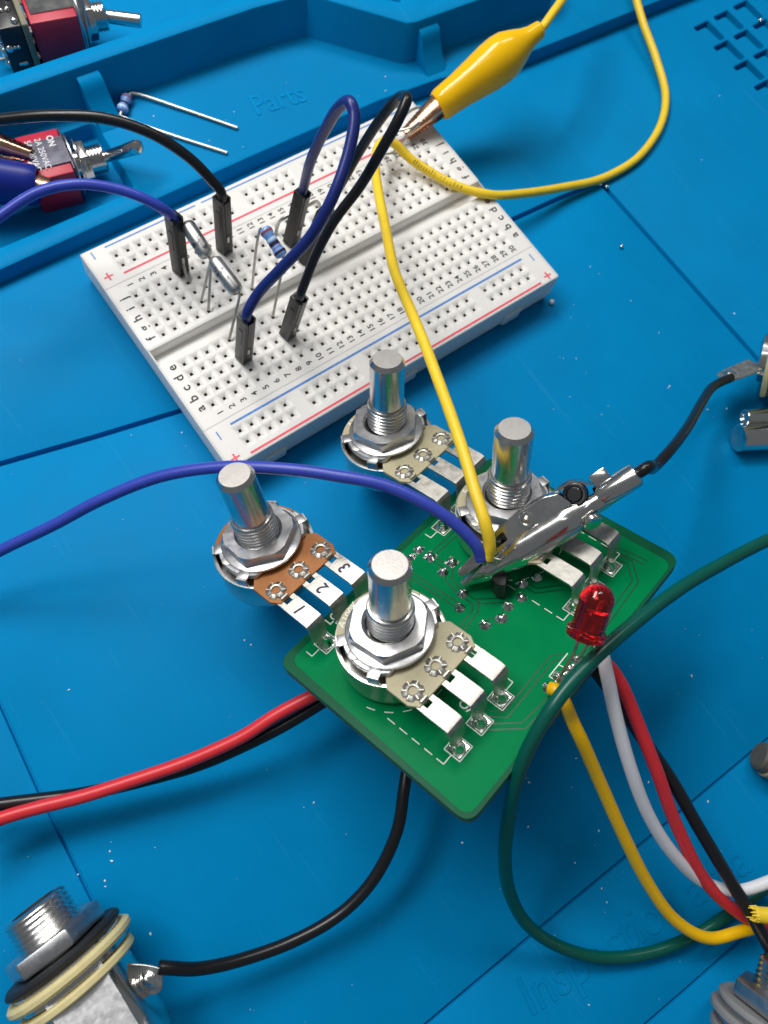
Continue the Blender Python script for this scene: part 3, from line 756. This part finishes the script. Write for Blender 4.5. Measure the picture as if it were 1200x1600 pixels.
potentiometer('D', (0.1, -.25), 'wafer_tan', 'front potentiometer with a tan terminal board in the middle of the green board', (0.06, 0.065), 'A100K', .25)
potentiometer('C', (0.2, 0.6), 'wafer_tan', 'potentiometer behind the silver alligator clip', (0.02, 0.05), '5', .5)
_, MA, HWA = potentiometer('A', (-.7, 0.7), 'wafer_brown', 'potentiometer with a brown terminal board and hand-numbered terminals', (0.0, -.02), None, .1)
potentiometer('B', (0.9, 0.8), 'wafer_tan', 'far potentiometer beside the breadboard with a tan terminal board', (.075, .07), 'A1', .3)
gm = G('marker')
for ch, du in (('1', -5), ('2', 0), ('3', 5)):
    gm.addmesh(_TX[ch], MA @ Matrix.Translation((du + .1, -14.1, HWA + .45)) @ Matrix.Rotation(math.pi / 2 - .2, 4, 'Z') @ Matrix.Diagonal((2.6, 2.9, 1, 1)))
gm.out('handwritten_number', cb, 0)

# LED on its leads
lb, lt = atp(914, 994, 12.0), atp(937, 926, 17.5)
ax = (lt - lb).normalized(); ML = frame(lb, ax, (1, 0, 0)) @ Matrix.Diagonal((.93, .93, .93, 1))
g = G('led_red')
dome = [(2.48 * math.cos(a_), 6.1 + 2.48 * math.sin(a_)) for a_ in [k * math.pi / 2 / 9 for k in range(10)]]
g.lathe([(.05, 0), (2.6, 0), (2.95, .1), (2.95, .95), (2.8, 1.05), (2.5, 1.1), (2.48, 2)] + dome[:-1] + [(.03, 8.58)], 48, ML)
led = g.out('led', cb); led['label'] = 'red lamp standing on wire leads at the board edge'
g = G('tin'); g.lathe([(.5, 1.2), (.55, 3.6), (1.05, 4.3), (1.0, 4.35), (.4, 3.9)], 20, ML @ Matrix.Translation((.75, 0, 0))); g.box(-1.1, -.5, -.3, .3, 1.2, 4.0, ML, .05); g.out('lead_frame', led)
for dx, (xx, yy) in ((-1.27, (874, 1058)), (1.27, (903, 1030))):
    a_ = ML @ Vector((dx, 0, 0.1)); e_ = atp(xx, yy, .2)
    g = G('tin'); g.tube(spline([a_, ML @ Vector((dx, 0, -1.5)), (a_ + e_) / 2 + Vector((0, 0, 1)), e_]), .26, 8); g.out('lead', led)
MQ = PCB4 @ Matrix.Translation((*uv(786, 922), 0)) @ Matrix.Rotation(.5, 4, 'Z')
g = G('housing_black'); g.prism([(2.2 * math.cos(a_), 1.9 * math.sin(a_)) for a_ in [-.35 + k_ * (math.pi + .7) / 16 for k_ in range(17)]], .9, 4.6, MQ, .15); tq = g.out('transistor', cb)
for dx in (-1.27, 0, 1.27):
    g = G('tin'); g.box(dx - .2, dx + .2, -.2, .2, -.3, 1.0, MQ); g.out('lead', tq)
# parts on the underside
for u_, v_, hh, rr in ((30, 20, 11, 3.2), (38, 28, 8, 2.6), (26, 30, 8, 2.6)):
    g = G('rubber_black'); g.lathe([(.1, -BT - hh), (rr, -BT - hh), (rr, -BT)], 24, PCB4 @ Matrix.Translation((u_, v_, 0))); g.out('capacitor', cb)

# ------------------------------------------------------------------ silver alligator clip
sc = thing('alligator_clip', atp(800, 880, 0), 'bare silver alligator clip biting the yellow and blue wires above the board', 'alligator clip')
p_tip, p_tail = atp(726, 916, 1.6), atp(993, 752, 17.0)
ax = (p_tip - p_tail).normalized(); CL = (p_tip - p_tail).length
tov = (CAM - (p_tip + p_tail) / 2).normalized(); tov = (tov - ax * (tov @ ax)).normalized()
yy = tov.cross(ax)                                    # sideways in the picture, up-left positive
if (RC @ yy).x > 0: yy = -yy
MC = Matrix((ax, yy, ax.cross(yy))).transposed().to_4x4()
if (MC.to_3x3() @ Vector((0, 0, 1))) @ tov < 0:
    MC = Matrix((ax, yy, -ax.cross(yy))).transposed().to_4x4()
MC.translation = p_tail + yy * 1.1
def lerp(pts):
    def f_(t):
        for (a_, va), (b__, vb) in zip(pts, pts[1:]):
            if t <= b__:
                u_ = (t - a_) / max(1e-6, b__ - a_); u_ = u_ * u_ * (3 - 2 * u_); return va + (vb - va) * u_
        return pts[-1][1]
    return f_
rad = lerp([(0, 1.75), (.08, 1.8), (.28, 3.0), (.55, 3.05), (.8, 2.1), (1.0, .8)])
g = G('chrome'); n_ = 64; rings = []
for i_ in range(n_ + 1):
    t_ = i_ / n_; r_ = rad(t_); tooth = .32 * (i_ % 2) if t_ > .7 else 0
    rings.append([MC @ Vector((5 + (CL - 5) * t_, r_ * math.cos(f_) * (1 - 0) - .6, r_ * math.sin(f_))) for f_ in [math.radians(42 + tooth * 18 + (186 - tooth * 26) * k_ / 16) for k_ in range(17)]])
g.grid(rings, False); g.solidify(.4); g.out('lower_jaw', sc, 50)
# upper half: two ears joined by a rounded back, with openings
earp = [(CL * .30, 1.0), (CL * .33, 3.3), (CL * .40, 4.1), (CL * .55, 4.1), (CL * .66, 3.7), (CL * .80, 2.7), (CL * .97, 1.2), (CL * .97, .4), (CL * .8, .6), (CL * .5, 1.0)]
win = roundpoly([(CL * .66, 1.5), (CL * .77, 1.2), (CL * .765, 2.4), (CL * .66, 3.1)], .3, 2)
for z_, hs in ((2.0, [win]), (-2.6, [])):
    gp = G('chrome'); plate(gp, roundpoly(earp, .5, 3), hs, 0.0)
    bmesh.ops.remove_doubles(gp.bm, verts=gp.bm.verts[:], dist=.001); gp.solidify(.4)
    for v in gp.bm.verts: v.co = MC @ (v.co + Vector((0, 0, z_)))
    gp.out('upper_jaw_ear', sc)
g = G('chrome'); bk = [(CL * .33, 3.3), (CL * .40, 4.1), (CL * .55, 4.1), (CL * .66, 3.7), (CL * .80, 2.7), (CL * .97, 1.2)]
g.grid([[MC @ Vector((x_, y_ + .35 * math.sin(math.pi * k_ / 8) - .1, 2.2 - 4.6 * k_ / 8)) for k_ in range(9)] for x_, y_ in bk], False); g.solidify(.35); g.out('upper_jaw_back', sc, 50)
g = G('chrome'); th = [(CL * .36, 3.7), (CL * .31, 4.2), (CL * .26, 4.1), (CL * .21, 3.3), (CL * .18, 2.2)]
g.grid([[MC @ Vector((x_, y_ + .5 * math.sin(math.pi * k_ / 8), 1.9 - 4.0 * k_ / 8)) for k_ in range(9)] for x_, y_ in th], False); g.solidify(.4); g.out('thumb_lever', sc, 50)
g = G('spring_shade_steel'); g.tube([MC @ Vector((CL * .27 + 1.5 * math.cos(t_ * .4), 2.0 + 1.5 * math.sin(t_ * .4), -2.3 + t_ * .046)) for t_ in range(92)], .38, 8); g.out('spring', sc)
g = G('spring_shade_steel'); g.lathe([(1.2, -2.6), (1.25, -2.5), (1.25, 1.8), (1.0, 2.0)], 20, MC @ Matrix.Translation((CL * .27, 2.0, 0))); g.out('shade_core', sc)  # core added so the shaded inside of the thumb lever reads dark
g = G('chrome'); g.lathe([(1.3, 0), (1.85, .3), (1.95, 1.0), (1.95, 6.4), (1.75, 6.9)], 28, MC @ frame((-1.0, -.3, 0), (1, 0, 0)), True, True); g.out('wire_ferrule', sc)
g = G('chrome'); g.box(2.6, 5.4, 1.2, 3.3, -1.0, 1.2, MC, .3, 2); g.out('crimp_tab', sc)
g = G('chrome'); MR_ = MC @ frame((CL * .53, 2.6, 2.35), (0, 0, 1)); g.ring(1.25, .75, 0, .35, 28, MR_, .1); g.lathe([(.8, .02), (.75, .2), (.4, .4), (.05, .45)], 20, MR_, False, True); g.out('pivot_rivet', sc)
g = G('chrome'); a_ = math.radians(150); g.lathe([(1.5, -.4), (1.5, .2), (1.35, .4), (.1, .45)], 28, MC @ frame((CL * .27, -.6 + 2.75 * math.cos(a_), 2.75 * math.sin(a_)), (0, math.cos(a_), math.sin(a_))), True, True); g.out('stud', sc)
k = thing('bare_strands', atp(760, 868, 4), 'stripped silver wire strands squeezed between the clip jaws', 'wire')
for (x_, y_, dx_) in ((757, 868, 6), (761, 872, 9), (764, 866, 12), (752, 872, 4)):
    g = G('tin'); g.tube(spline([at(x_, y_ - 4, 33.2), at(x_ + dx_ * .4, y_ + 6, 31.6), at(x_ + dx_ * 1.6, y_ + 10, 30.8)]), .26, 8); g.out('strand', k)

# ------------------------------------------------------------------ more wires
def wire(label, mt, pts, r=1.05, name='hookup_wire', grp='loose hook-up wires', P3=None):
    pts = P3 or px(*pts)
    lo = min(pts, key=lambda p: p.z)
    t = thing(name, (lo.x, lo.y, 0), label, 'wire', grp)
    g = G(mt); g.tube(spline(pts), r, 14); g.out('insulation', t)
    return t
tailp = MC @ Vector((-1.0, -.3, 0))
wire('short black wire from the silver clip tail to the jack at the right', 'pvc_black', None, .95, P3=[tailp + ax * 2, tailp, tailp - ax * 1.5] + px((1022, 731, 31), (1046, 706, 28.5), (1074, 668, 23), (1097, 628, 16), (1115, 604, 11.5), (1142, 590, 9.7)))
wire('dark green wire arching over the board edge and looping round the lower right', 'pvc_green', [(1275, 808, 30), (1200, 845, 33), (1130, 880, 36), (1050, 928, 39), (970, 990, 41), (915, 1042, 41.5), (868, 1098, 41), (833, 1155, 38), (810, 1210, 34), (796, 1270, 28), (789, 1330, 22), (795, 1392, 15), (825, 1445, 9), (880, 1482, 4.5), (945, 1496, 2.2), (1020, 1488, 2), (1090, 1460, 2.2), (1140, 1428, 2.5), (1200, 1385, 3)], 1.05)
pad = atp(861, 1076, .9)
wire('amber yellow wire soldered to the board edge and curving down to the right', 'pvc_amber', None, 1.05, P3=[pad, atp(868, 1078, 1.3), atp(880, 1095, .4)] + px((893, 1125, 30.5), (912, 1165, 28.5), (938, 1225, 24), (972, 1300, 18), (1008, 1372, 12), (1055, 1437, 7), (1110, 1466, 5), (1160, 1455, 5), (1215, 1440, 6)))
wire('white wire dropping from under the red lamp to the right edge', 'pvc_white', [(928, 975, 31), (938, 1005, 33), (948, 1050, 33.5), (962, 1115, 31), (984, 1195, 26), (1012, 1270, 20), (1052, 1335, 14), (1100, 1378, 9), (1150, 1392, 8), (1200, 1378, 9), (1260, 1350, 10)], 1.05)
wire('red wire beside the white one below the red lamp', 'pvc_red', [(905, 1000, 29), (930, 1020, 30), (962, 1055, 29.5), (995, 1125, 27), (1025, 1200, 23), (1058, 1290, 16.5), (1105, 1380, 9.5), (1160, 1430, 6), (1215, 1455, 6)], 1.1)
wire('black wire under the red one at the lower right', 'pvc_black', [(915, 1030, 26), (940, 1060, 26.5), (985, 1125, 25), (1040, 1205, 20.5), (1090, 1290, 15), (1140, 1375, 10.5), (1185, 1450, 9), (1225, 1520, 9)], 1.1)
wire('red wire leaving the left end of the green board', 'pvc_red', [(520, 1070, 14.5), (480, 1092, 14), (430, 1118, 13), (375, 1152, 11.5), (300, 1187, 10), (220, 1216, 9), (140, 1241, 8.5), (60, 1262, 8.5), (0, 1280, 9), (-60, 1305, 10)], 1.1)
wire('black wire running close beside the red one on the left', 'pvc_black', [(530, 1080, 12), (490, 1105, 11.5), (440, 1135, 10.5), (375, 1168, 8.5), (300, 1198, 7), (220, 1220, 6.5), (140, 1238, 6.5), (60, 1250, 7), (0, 1257, 7.5), (-60, 1265, 8)], 1.1)
wire('black wire from beneath the board to the jack at lower left', 'pvc_black', [(640, 1180, 13), (632, 1230, 13), (620, 1300, 11.5), (588, 1368, 9), (535, 1425, 7), (460, 1470, 6.5), (385, 1498, 7.5), (310, 1514, 10), (268, 1513, 12.0), (248, 1511, 12.4)], 1.0)

# loose resistor in the tray
k = thing('resistor', at(195, 163, ZF), 'loose blue resistor lying in the tray with two long bent leads', 'resistor', 'blue resistors')
a, b = at(199, 151, ZF + 1.2), at(190, 174, ZF + 1.2); L = (b - a).length
axial(k, a, b, 1.2, 'res_blue', 'res', [(.5, 1.0, 'band_red', 1.02), (L * .3, L * .38, 'band_red', .86), (L * .48, L * .6, 'band_dark', .86), (L * .66, L * .76, 'band_pale', .86), (L - 1.0, L - .4, 'band_pale', 1.02)])
leads(k, [[a, at(203, 147, ZF + 1.2), at(209, 146, ZF + 1.0), at(290, 172, ZF + .6), at(371, 200, ZF + .5)], [b, at(188, 180, ZF + 1.1), at(194, 184, ZF + .8), at(262, 209, ZF + .5), at(355, 239, ZF + .5)]], .36)

# ------------------------------------------------------------------ toggle switches
def toggle(base, xdir, label, lever, lug, sxyz=(8.6, 11.6, 9.6), bush=6.4, flatlever=False, textz=True, back=False):
    t = thing('toggle_switch', base, label, 'toggle switch', 'toggle switches')
    bx, by, bz = sxyz
    M = frame(Vector(base), (0, 0, 1), xdir)
    g = G('switch_red'); g.box(-bx, 0, -by / 2, by / 2, .1, bz, M, .35, 2); g.out('body', t)
    g = G('frame_dark_reflection' if textz else 'chrome'); fr = .3    # metal saddle over the middle of the red body
    g.box(-bx * .93, .25, -by / 2 + 2.3, by / 2 - 2.3, bz + .01, bz + fr, M, .12); g.box(.02, .45, -by / 2 + .4, by / 2 - .4, .3, bz + fr, M, .12); g.out('metal_frame', t)
    MX = M @ frame((0.45, 0, bz * .52), (1, 0, 0), (0, 1, 0))
    g = G('nut_metal'); g.ring(6.0, 3, .1, .5, 32, MX, .08); g.out('washer', t)
    g = G('chrome'); g.ring(5.6, 3, .9, 1.3, 32, MX @ Matrix.Rotation(.06, 4, 'X'), .08); g.out('lock_washer', t)
    g = G('chrome'); hx = [(4.4 * math.cos(k_ * math.pi / 3), 4.4 * math.sin(k_ * math.pi / 3)) for k_ in range(6)]; g.prism(hx, 1.5, 3.4, MX, .2, 2); g.out('nut', t)
    g = G('chrome'); pr = [(2.9, .3)]; z = 3.4
    while z < bush: pr += [(2.75, z), (3.0, z + .2), (3.0, z + .32), (2.75, z + .52)]; z += .68
    pr += [(2.6, z), (1.6, z + .2), (.2, z + .1)]
    g.lathe(pr, 36, MX, False, True); g.out('threaded_bushing', t, 50)
    e = Vector(lever); s = MX @ Vector((0, 0, z - .6)); d_ = (e - s); Lv = d_.length
    g = G('chrome')
    pr = [(1.15, 0), (1.3, Lv * .6), (1.45, Lv - 1.2), (1.25, Lv - .35), (.6, Lv), (.05, Lv + .05)] if not flatlever else [(1.35, 0), (1.45, Lv - .2), (1.3, Lv), (.05, Lv + .01)]
    g.lathe(pr, 28, frame(s, d_)); g.out('lever', t)
    for yy_ in (-by / 2 + 2.2, 0, by / 2 - 2.2):
        for zz_ in (bz * .28, bz * .75):
            g = G(lug); g.box(-bx - 4.2, -bx + .1, yy_ - .9, yy_ + .9, zz_ - .22, zz_ + .22, M, .1); g.out('terminal', t)
    if textz:
        g = G('ink_print')
        for s_, x_, sz, y_ in (('ON', -2.1, 1.9, 2.6), ('2A 250VAC', -4.5, 1.75, 0.0), ('5A 120VAC', -6.5, 1.75, 0.0)):
            g.addmesh(_TX[s_], M @ Matrix.Translation((x_, y_, bz + fr + .012)) @ Matrix.Rotation(-math.pi / 2, 4, 'Z') @ Matrix.Diagonal((sz * .92, sz, 1, 1)))
        g.out('rating_print', t, 0)
    if back:
        g = G('olive_plate'); g.box(-bx - 1.7, -bx - .5, -by / 2 - .8, by / 2 + .8, .1, bz + .7, M, .15); g.out('back_plate', t)
        g = G('switch_black'); g.box(-bx - 6.5, -bx - 1.7, -by / 2, by / 2, .1, bz, M, .3, 2); g.out('terminal_block', t)
        for y_ in (-4.2, -1.4, 1.4, 4.2):
            for z_ in (3.0, 6.2, 9.2):
                g = G('solder'); g.ball(M @ Vector((-bx - 6.7 + random.uniform(-.3, .3), y_, z_)), random.uniform(.7, 1.1), 7); g.out('solder_blob', t)
            for q_ in range(2):
                g = G('solder'); g.ball(M @ Vector((-bx - random.uniform(2.4, 6.0), y_ * 1.2, bz + .1)), random.uniform(.5, .95), 7); g.out('solder_blob', t)
            for z_ in (4.5, 8.5):
                g = G('solder'); g.ball(M @ Vector((-bx - random.uniform(2.4, 6.0), -by / 2 - .1, z_)), random.uniform(.4, .8), 7); g.out('solder_blob', t)
            g = G('tin'); g.box(-bx - 14, -bx - 6.2, y_ - .3, y_ + .3, 4.2, 4.7, M, .1); g.out('lead', t)
        for k_ in range(3):
            g = G('tin'); g.tube(spline([M @ Vector((1.4 + .5 * k_, -5.5 + .8 * k_, bz * .5)), M @ Vector((1.2 + .4 * k_, -1.5, bz + 1.0)), M @ Vector((2.0 + .4 * k_, 4.5, bz * .8))]), .22, 8); g.out('loose_strand', t)
    return t
s0 = at(113, 262, 6.5)
e0 = at(190, 243, 6.5); xd = e0 - s0; xd.z = 0
b0 = at(110, 258, 5.5); b0.z = 0.32
toggle(b0, xd, 'red toggle switch with printed metal frame lying in the small tray', at(219, 228, 13.0), 'copper')
s0 = at(122, 45, 12.0); e0 = at(190, 33, 12.0); xd = e0 - s0; xd.z = 0
b0 = at(118, 32, 10.8); b0.z = ZF + .02
toggle(b0, xd, 'red toggle switch with black soldered terminals at the top left corner', at(221, 33, 10.8), 'tin', (9.6, 12.6, 13.0), 5.6, True, False, True)

# blue booted clip on the lower switch
bc = thing('test_lead', at(20, 290, 0.4), 'dark blue booted alligator clip attached to the red toggle switch', 'alligator clip')
f0, f1 = at(60, 290, 9), at(-190, 262, 12)
M = frame(f0, f1 - f0, (0, 0, 1)); g = G('boot_blue'); boot(g, M, (f1 - f0).length, [(z_, r_ * 1.12) for z_, r_ in BOOT]); g.out('boot', bc)
tip = at(76, 290, 9); ax2 = (tip - f0).normalized(); zz = Vector((0, 0, 1)); zz = (zz - ax2 * ax2.z).normalized()
MJ = Matrix((ax2, zz, ax2.cross(zz))).transposed().to_4x4(); MJ.translation = f0
jaws(bc, MJ, (tip - f0).length + .5, 'copper', .3)
bc = thing('copper_clip', at(0, 235, 5), 'bare copper toothed clip jaws biting the upper switch terminal', 'alligator clip')
f0, tip = at(-60, 205, 12), at(50, 242, 10.5); ax2 = (tip - f0).normalized(); zz = Vector((-.2, -.9, .35)); zz = (zz - ax2 * (zz @ ax2)).normalized()
MJ = Matrix((ax2, zz, ax2.cross(zz))).transposed().to_4x4(); MJ.translation = f0
jaws(bc, MJ, (tip - f0).length, 'copper', .3)

# ------------------------------------------------------------------ jacks
def jack(org, axis, up, label, wafer='fibre', lugdir=(1, 0, 0), grey=False, luglen=9.0, sc_=1.0, strap=True):
    """org: centre of the wafer ring; axis points out through the threaded bushing"""
    t = thing('audio_jack', (org[0], org[1], 0), label, 'audio jack', 'audio jacks')
    M = frame(org, axis, up) @ Matrix.Diagonal((sc_, sc_, sc_, 1))
    g = G(wafer); g.ring(9.7, 4.4, -.6, .9, 48, M, .45); g.out('insulating_wafer', t)
    g = G(wafer); g.ring(9.0, 4.4, -2.9, -1.7, 48, M @ Matrix.Translation((.5, -.3, 0)), .25); g.out('insulating_wafer', t)
    g = G('chrome'); g.ring(8.2, 4.4, -1.5, -.4, 40, M, .1); g.out('contact_ring', t)
    g = G('chrome'); g.lathe([(8.3, .95), (8.3, 1.3), (4, 1.35)], 40, M, False, False); g.out('flange', t)
    g = G('nylon_grey' if grey else 'rubber_black'); g.ring(9.0, 4.9, 1.4, 2.7, 48, M, .45); g.out('washer', t)
    g = G('nut_metal'); hx = [(7.6 * math.cos(k_ * math.pi / 3 + .35), 7.6 * math.sin(k_ * math.pi / 3 + .35)) for k_ in range(6)]; g.prism(hx, 3.0, 5.6, M, .35, 2); g.out('nut', t)
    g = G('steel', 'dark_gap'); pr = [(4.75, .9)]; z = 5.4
    while z < 10.2: pr += [(4.45, z), (4.78, z + .3), (4.78, z + .42), (4.45, z + .75)]; z += .8
    pr += [(4.4, z), (3.9, z + .25), (3.3, z + .2)]
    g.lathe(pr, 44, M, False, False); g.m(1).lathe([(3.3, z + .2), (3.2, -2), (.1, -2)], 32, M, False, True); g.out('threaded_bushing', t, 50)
    g = G('chrome'); g.lathe([(5.2, -2.9), (5.2, -4.2), (4.2, -4.6), (3.6, -4.6)], 36, M, False, False); g.out('sleeve', t)
    if strap:
        g = G('nut_metal'); wb = 4.2                       # broad bracket strap bent back from the ring
        pth = [(7.2, -1.0), (7.6, -2.4), (8.2, -5), (10.8, -14), (12.8, -22), (11.0, -27)]
        rings = [[M @ Vector((x_, y_, z_)) for y_ in (-wb, wb)] for x_, z_ in pth]
        g.grid(rings, False); g.solidify(.5); g.out('bracket_strap', t, 60)
        g = G('chrome'); rings = []
        for k_ in range(14):
            a_ = k_ / 13; rings.append([M @ Vector((-3.5 - 1.8 * math.sin(a_ * 3.0), y_, -3.2 - 20 * a_)) for y_ in (-2.2, 2.2)])
        g.grid(rings, False); g.solidify(.4); g.out('tip_spring', t, 60)
    if strap:
        g = G('chrome'); g.lathe([(7.2, -3.2), (7.3, -4), (7.3, -15), (6.8, -15.6), (5.8, -15.6)], 36, M @ Matrix.Translation((-.6, 0, 0)), False, False); g.out('barrel', t, 40)
    ld = Vector(lugdir).normalized(); p0 = M @ Vector((0, 0, -2.2))
    nn = (ld.cross(Vector(axis))).normalized(); ML_ = Matrix((ld, nn.cross(ld), nn)).transposed().to_4x4(); ML_.translation = p0
    g = G('tin'); q = 8.0
    g.prism(roundpoly([(q - 4, -2.4), (q + luglen * .45, -2.2), (q + luglen, -1.7), (q + luglen, 1.7), (q + luglen * .45, 2.2), (q - 4, 2.4)], .9, 3), -.25, .25, ML_, .08); g.out('solder_lug', t)
    g = G('solder'); g.lathe([(1.5, .2), (1.1, .7), (.5, 1.0), (.1, 1.05)], 16, ML_ @ Matrix.Translation((q + luglen - 2.2, 0, 0)), False, True); g.lathe([(1.5, -.2), (1.1, -.7), (.1, -1.0)], 16, ML_ @ Matrix.Translation((q + luglen - 2.2, 0, 0)), False, True); g.out('solder_blob', t)
    return t
jc = at(112, 1508, 10.2)
lug_t = at(252, 1512, 12.2)
jack(jc, (-.02, 1, .10), (.15, -.2, 1), 'audio jack with pale fibre washers and a bright bracket at lower left', 'fibre', (lug_t - jc) - Vector((-.02, 1, .1)) * ((lug_t - jc) @ Vector((-.02, 1, .1))) * .0, luglen=max(4.0, (lug_t - jc).length - 9.0))
jr = at(1222, 562, 9.8); lt2 = at(1143, 594, 9.6)
jack(jr, (.5, -.75, .45), (0, .3, 1), 'audio jack cut off by the right edge with a soldered lug', 'fibre', lt2 - jr, luglen=max(4.0, (lt2 - jr).length - 8.2), strap=False)
jx = at(1208, 1612, 11.0)
jack(jx, (.80, .55, .25), (0, 0, 1), 'audio jack with a grey washer in the lower right corner', 'nylon_grey', (.3, -1, 0), True, 6.0, strap=False)
# bright bent contact at the right edge
k = thing('contact_spring', at(1185, 690, 0), 'bent shiny contact strip at the right edge below the jack', 'metal strip')
def roll_(p, q, r, nm):
    a_, b__ = at(*p), at(*q); MK = frame(a_, b__ - a_); L_ = (b__ - a_).length
    g = G('chrome'); g.lathe([(r * .55, .5), (r * .8, .02), (r * .94, 0), (r, .12), (r, L_)], 36, MK, True, True); g.out(nm, k)
roll_((1153, 684, 3.1), (1260, 680, 3.1), 3.05, 'strip_curl')
roll_((1163, 652, 4.6), (1260, 646, 4.6), 1.7, 'strip_fold')
k = thing('round_standoff', at(1190, 1180, 0), 'small dark round standoff with a tan end at the right edge', 'standoff')
c_ = at(1200, 1187, 3.2); e_ = at(1187, 1180, 3.4)
MK = frame(c_ + (e_ - c_).normalized() * 2.2, c_ - e_)
g = G('collar_dark'); g.lathe([(.1, 0), (2.2, .0), (2.7, .4), (2.9, 1.2), (2.9, 2.0)], 28, MK); g.out('collar', k)
g = G('standoff_tan'); g.lathe([(2.9, 1.9), (3.3, 2.2), (3.3, 9)], 28, MK); g.out('sleeve', k)
k = thing('frayed_wire', at(1190, 1435, 0), 'frayed yellow wire stub at the right edge beside the red wire', 'wire')
c_ = at(1178, 1428, 11); e_ = at(1225, 1432, 12)
g = G('pvc_yellow'); g.tube(spline([c_, (c_ + e_) / 2, e_]), 1.3, 12)
for i in range(14):
    a_ = i * .45; o_ = (e_ - c_).normalized(); u_ = o_.orthogonal().normalized(); q_ = o_.cross(u_)
    s_ = c_ + (u_ * math.cos(a_) + q_ * math.sin(a_)) * 1.1; g.tube([s_ + o_ * .5, s_ - o_ * random.uniform(.3, 1.1) + u_ * random.uniform(-.3, .3)], .28, 6, True, lambda t_: .3 * (1 - .8 * t_))
g.out('insulation', k)

# ------------------------------------------------------------------ solder balls and flecks
for i, (x, y, r, lb_) in enumerate(((937, 288, .55, 'tiny solder ball beside the yellow wire at the groove corner'), (948, 292, .5, 'tiny solder ball just inside the groove corner'), (862, 472, .62, 'pale solder ball next to the breadboard end'), (1188, 32, .55, 'tiny solder ball on the slot pattern near the top right'), (971, 385, .5, 'pale fleck of solder right of the breadboard corner'))):
    p = at(x, y, r * .8); g = G('solder' if i != 2 else 'speck'); g.ball(p, r, 8); tag(g.out('solder_ball', None, 40, base=(p.x, p.y, 0)), lb_, 'solder ball', 'solder balls')
g = G('speck')
def fleck(x, y, s, z=0.0):
    s *= .78; p = at(x, y, z); a_ = random.uniform(0, 3.14); M = Matrix.Translation((p.x, p.y, z + .03)) @ Matrix.Rotation(a_, 4, 'Z')
    n = random.randint(4, 6); pl = [(s * random.uniform(.5, 1.2) * math.cos(k_ * 2 * math.pi / n), s * random.uniform(.25, .8) * math.sin(k_ * 2 * math.pi / n)) for k_ in range(n)]
    g.prism(pl, 0, random.uniform(.04, .14), M)
for x, y, s in ((145, 1232, .45), (175, 1345, .4), (172, 1330, .3), (1147, 490, .35), (1105, 640, .35), (1135, 638, .4), (1046, 603, .3), (1044, 606, .22), (382, 1000, .3), (392, 1007, .3), (490, 1254, .28), (108, 1078, .3), (1124, 150, .3), (1080, 1056, .4), (1106, 1252, .35), (898, 1348, .4), (826, 1222, .4), (822, 1216, .25),
                (825, 1292, .28), (935, 1298, .28), (722, 1316, .5), (922, 417, .25), (936, 428, .2), (880, 560, .2), (900, 561, .2), (890, 620, .25), (940, 648, .18), (1096, 250, .2), (235, 1459, .35), (164, 1376, .3), (165, 1385, .25), (122, 1366, .25), (940, 1388, .35), (948, 1410, .25), (920, 1570, .25), (900, 1185, .3), (893, 1230, .22), (1013, 1222, .3), (284, 676, .3), (205, 680, .2), (1030, 520, .22), (985, 470, .2)):
    fleck(x, y, s)
for i in range(95):
    x, y = random.uniform(0, 1200), random.uniform(440, 1600); p = at(x, y)
    if -5 < p.x < 80 and -15 < p.y < 43: continue
    fleck(x, y, random.uniform(.05, .13))
for x, y, s in ((424, 74, .3), (516, 58, .35), (602, 120, .25), (602, 142, .22), (240, 182, .3), (327, 220, .25), (366, 175, .25), (353, 188, .2), (447, 130, .15), (380, 230, .15), (560, 150, .15)): fleck(x, y, s, ZF)
o = g.out('debris_flecks', None, 0); o['kind'] = 'stuff'; o['label'] = 'scattered white solder and dust flecks on the blue mat'; o['category'] = 'debris'
for o in bpy.data.objects:
    if '_o' in o: del o['_o']
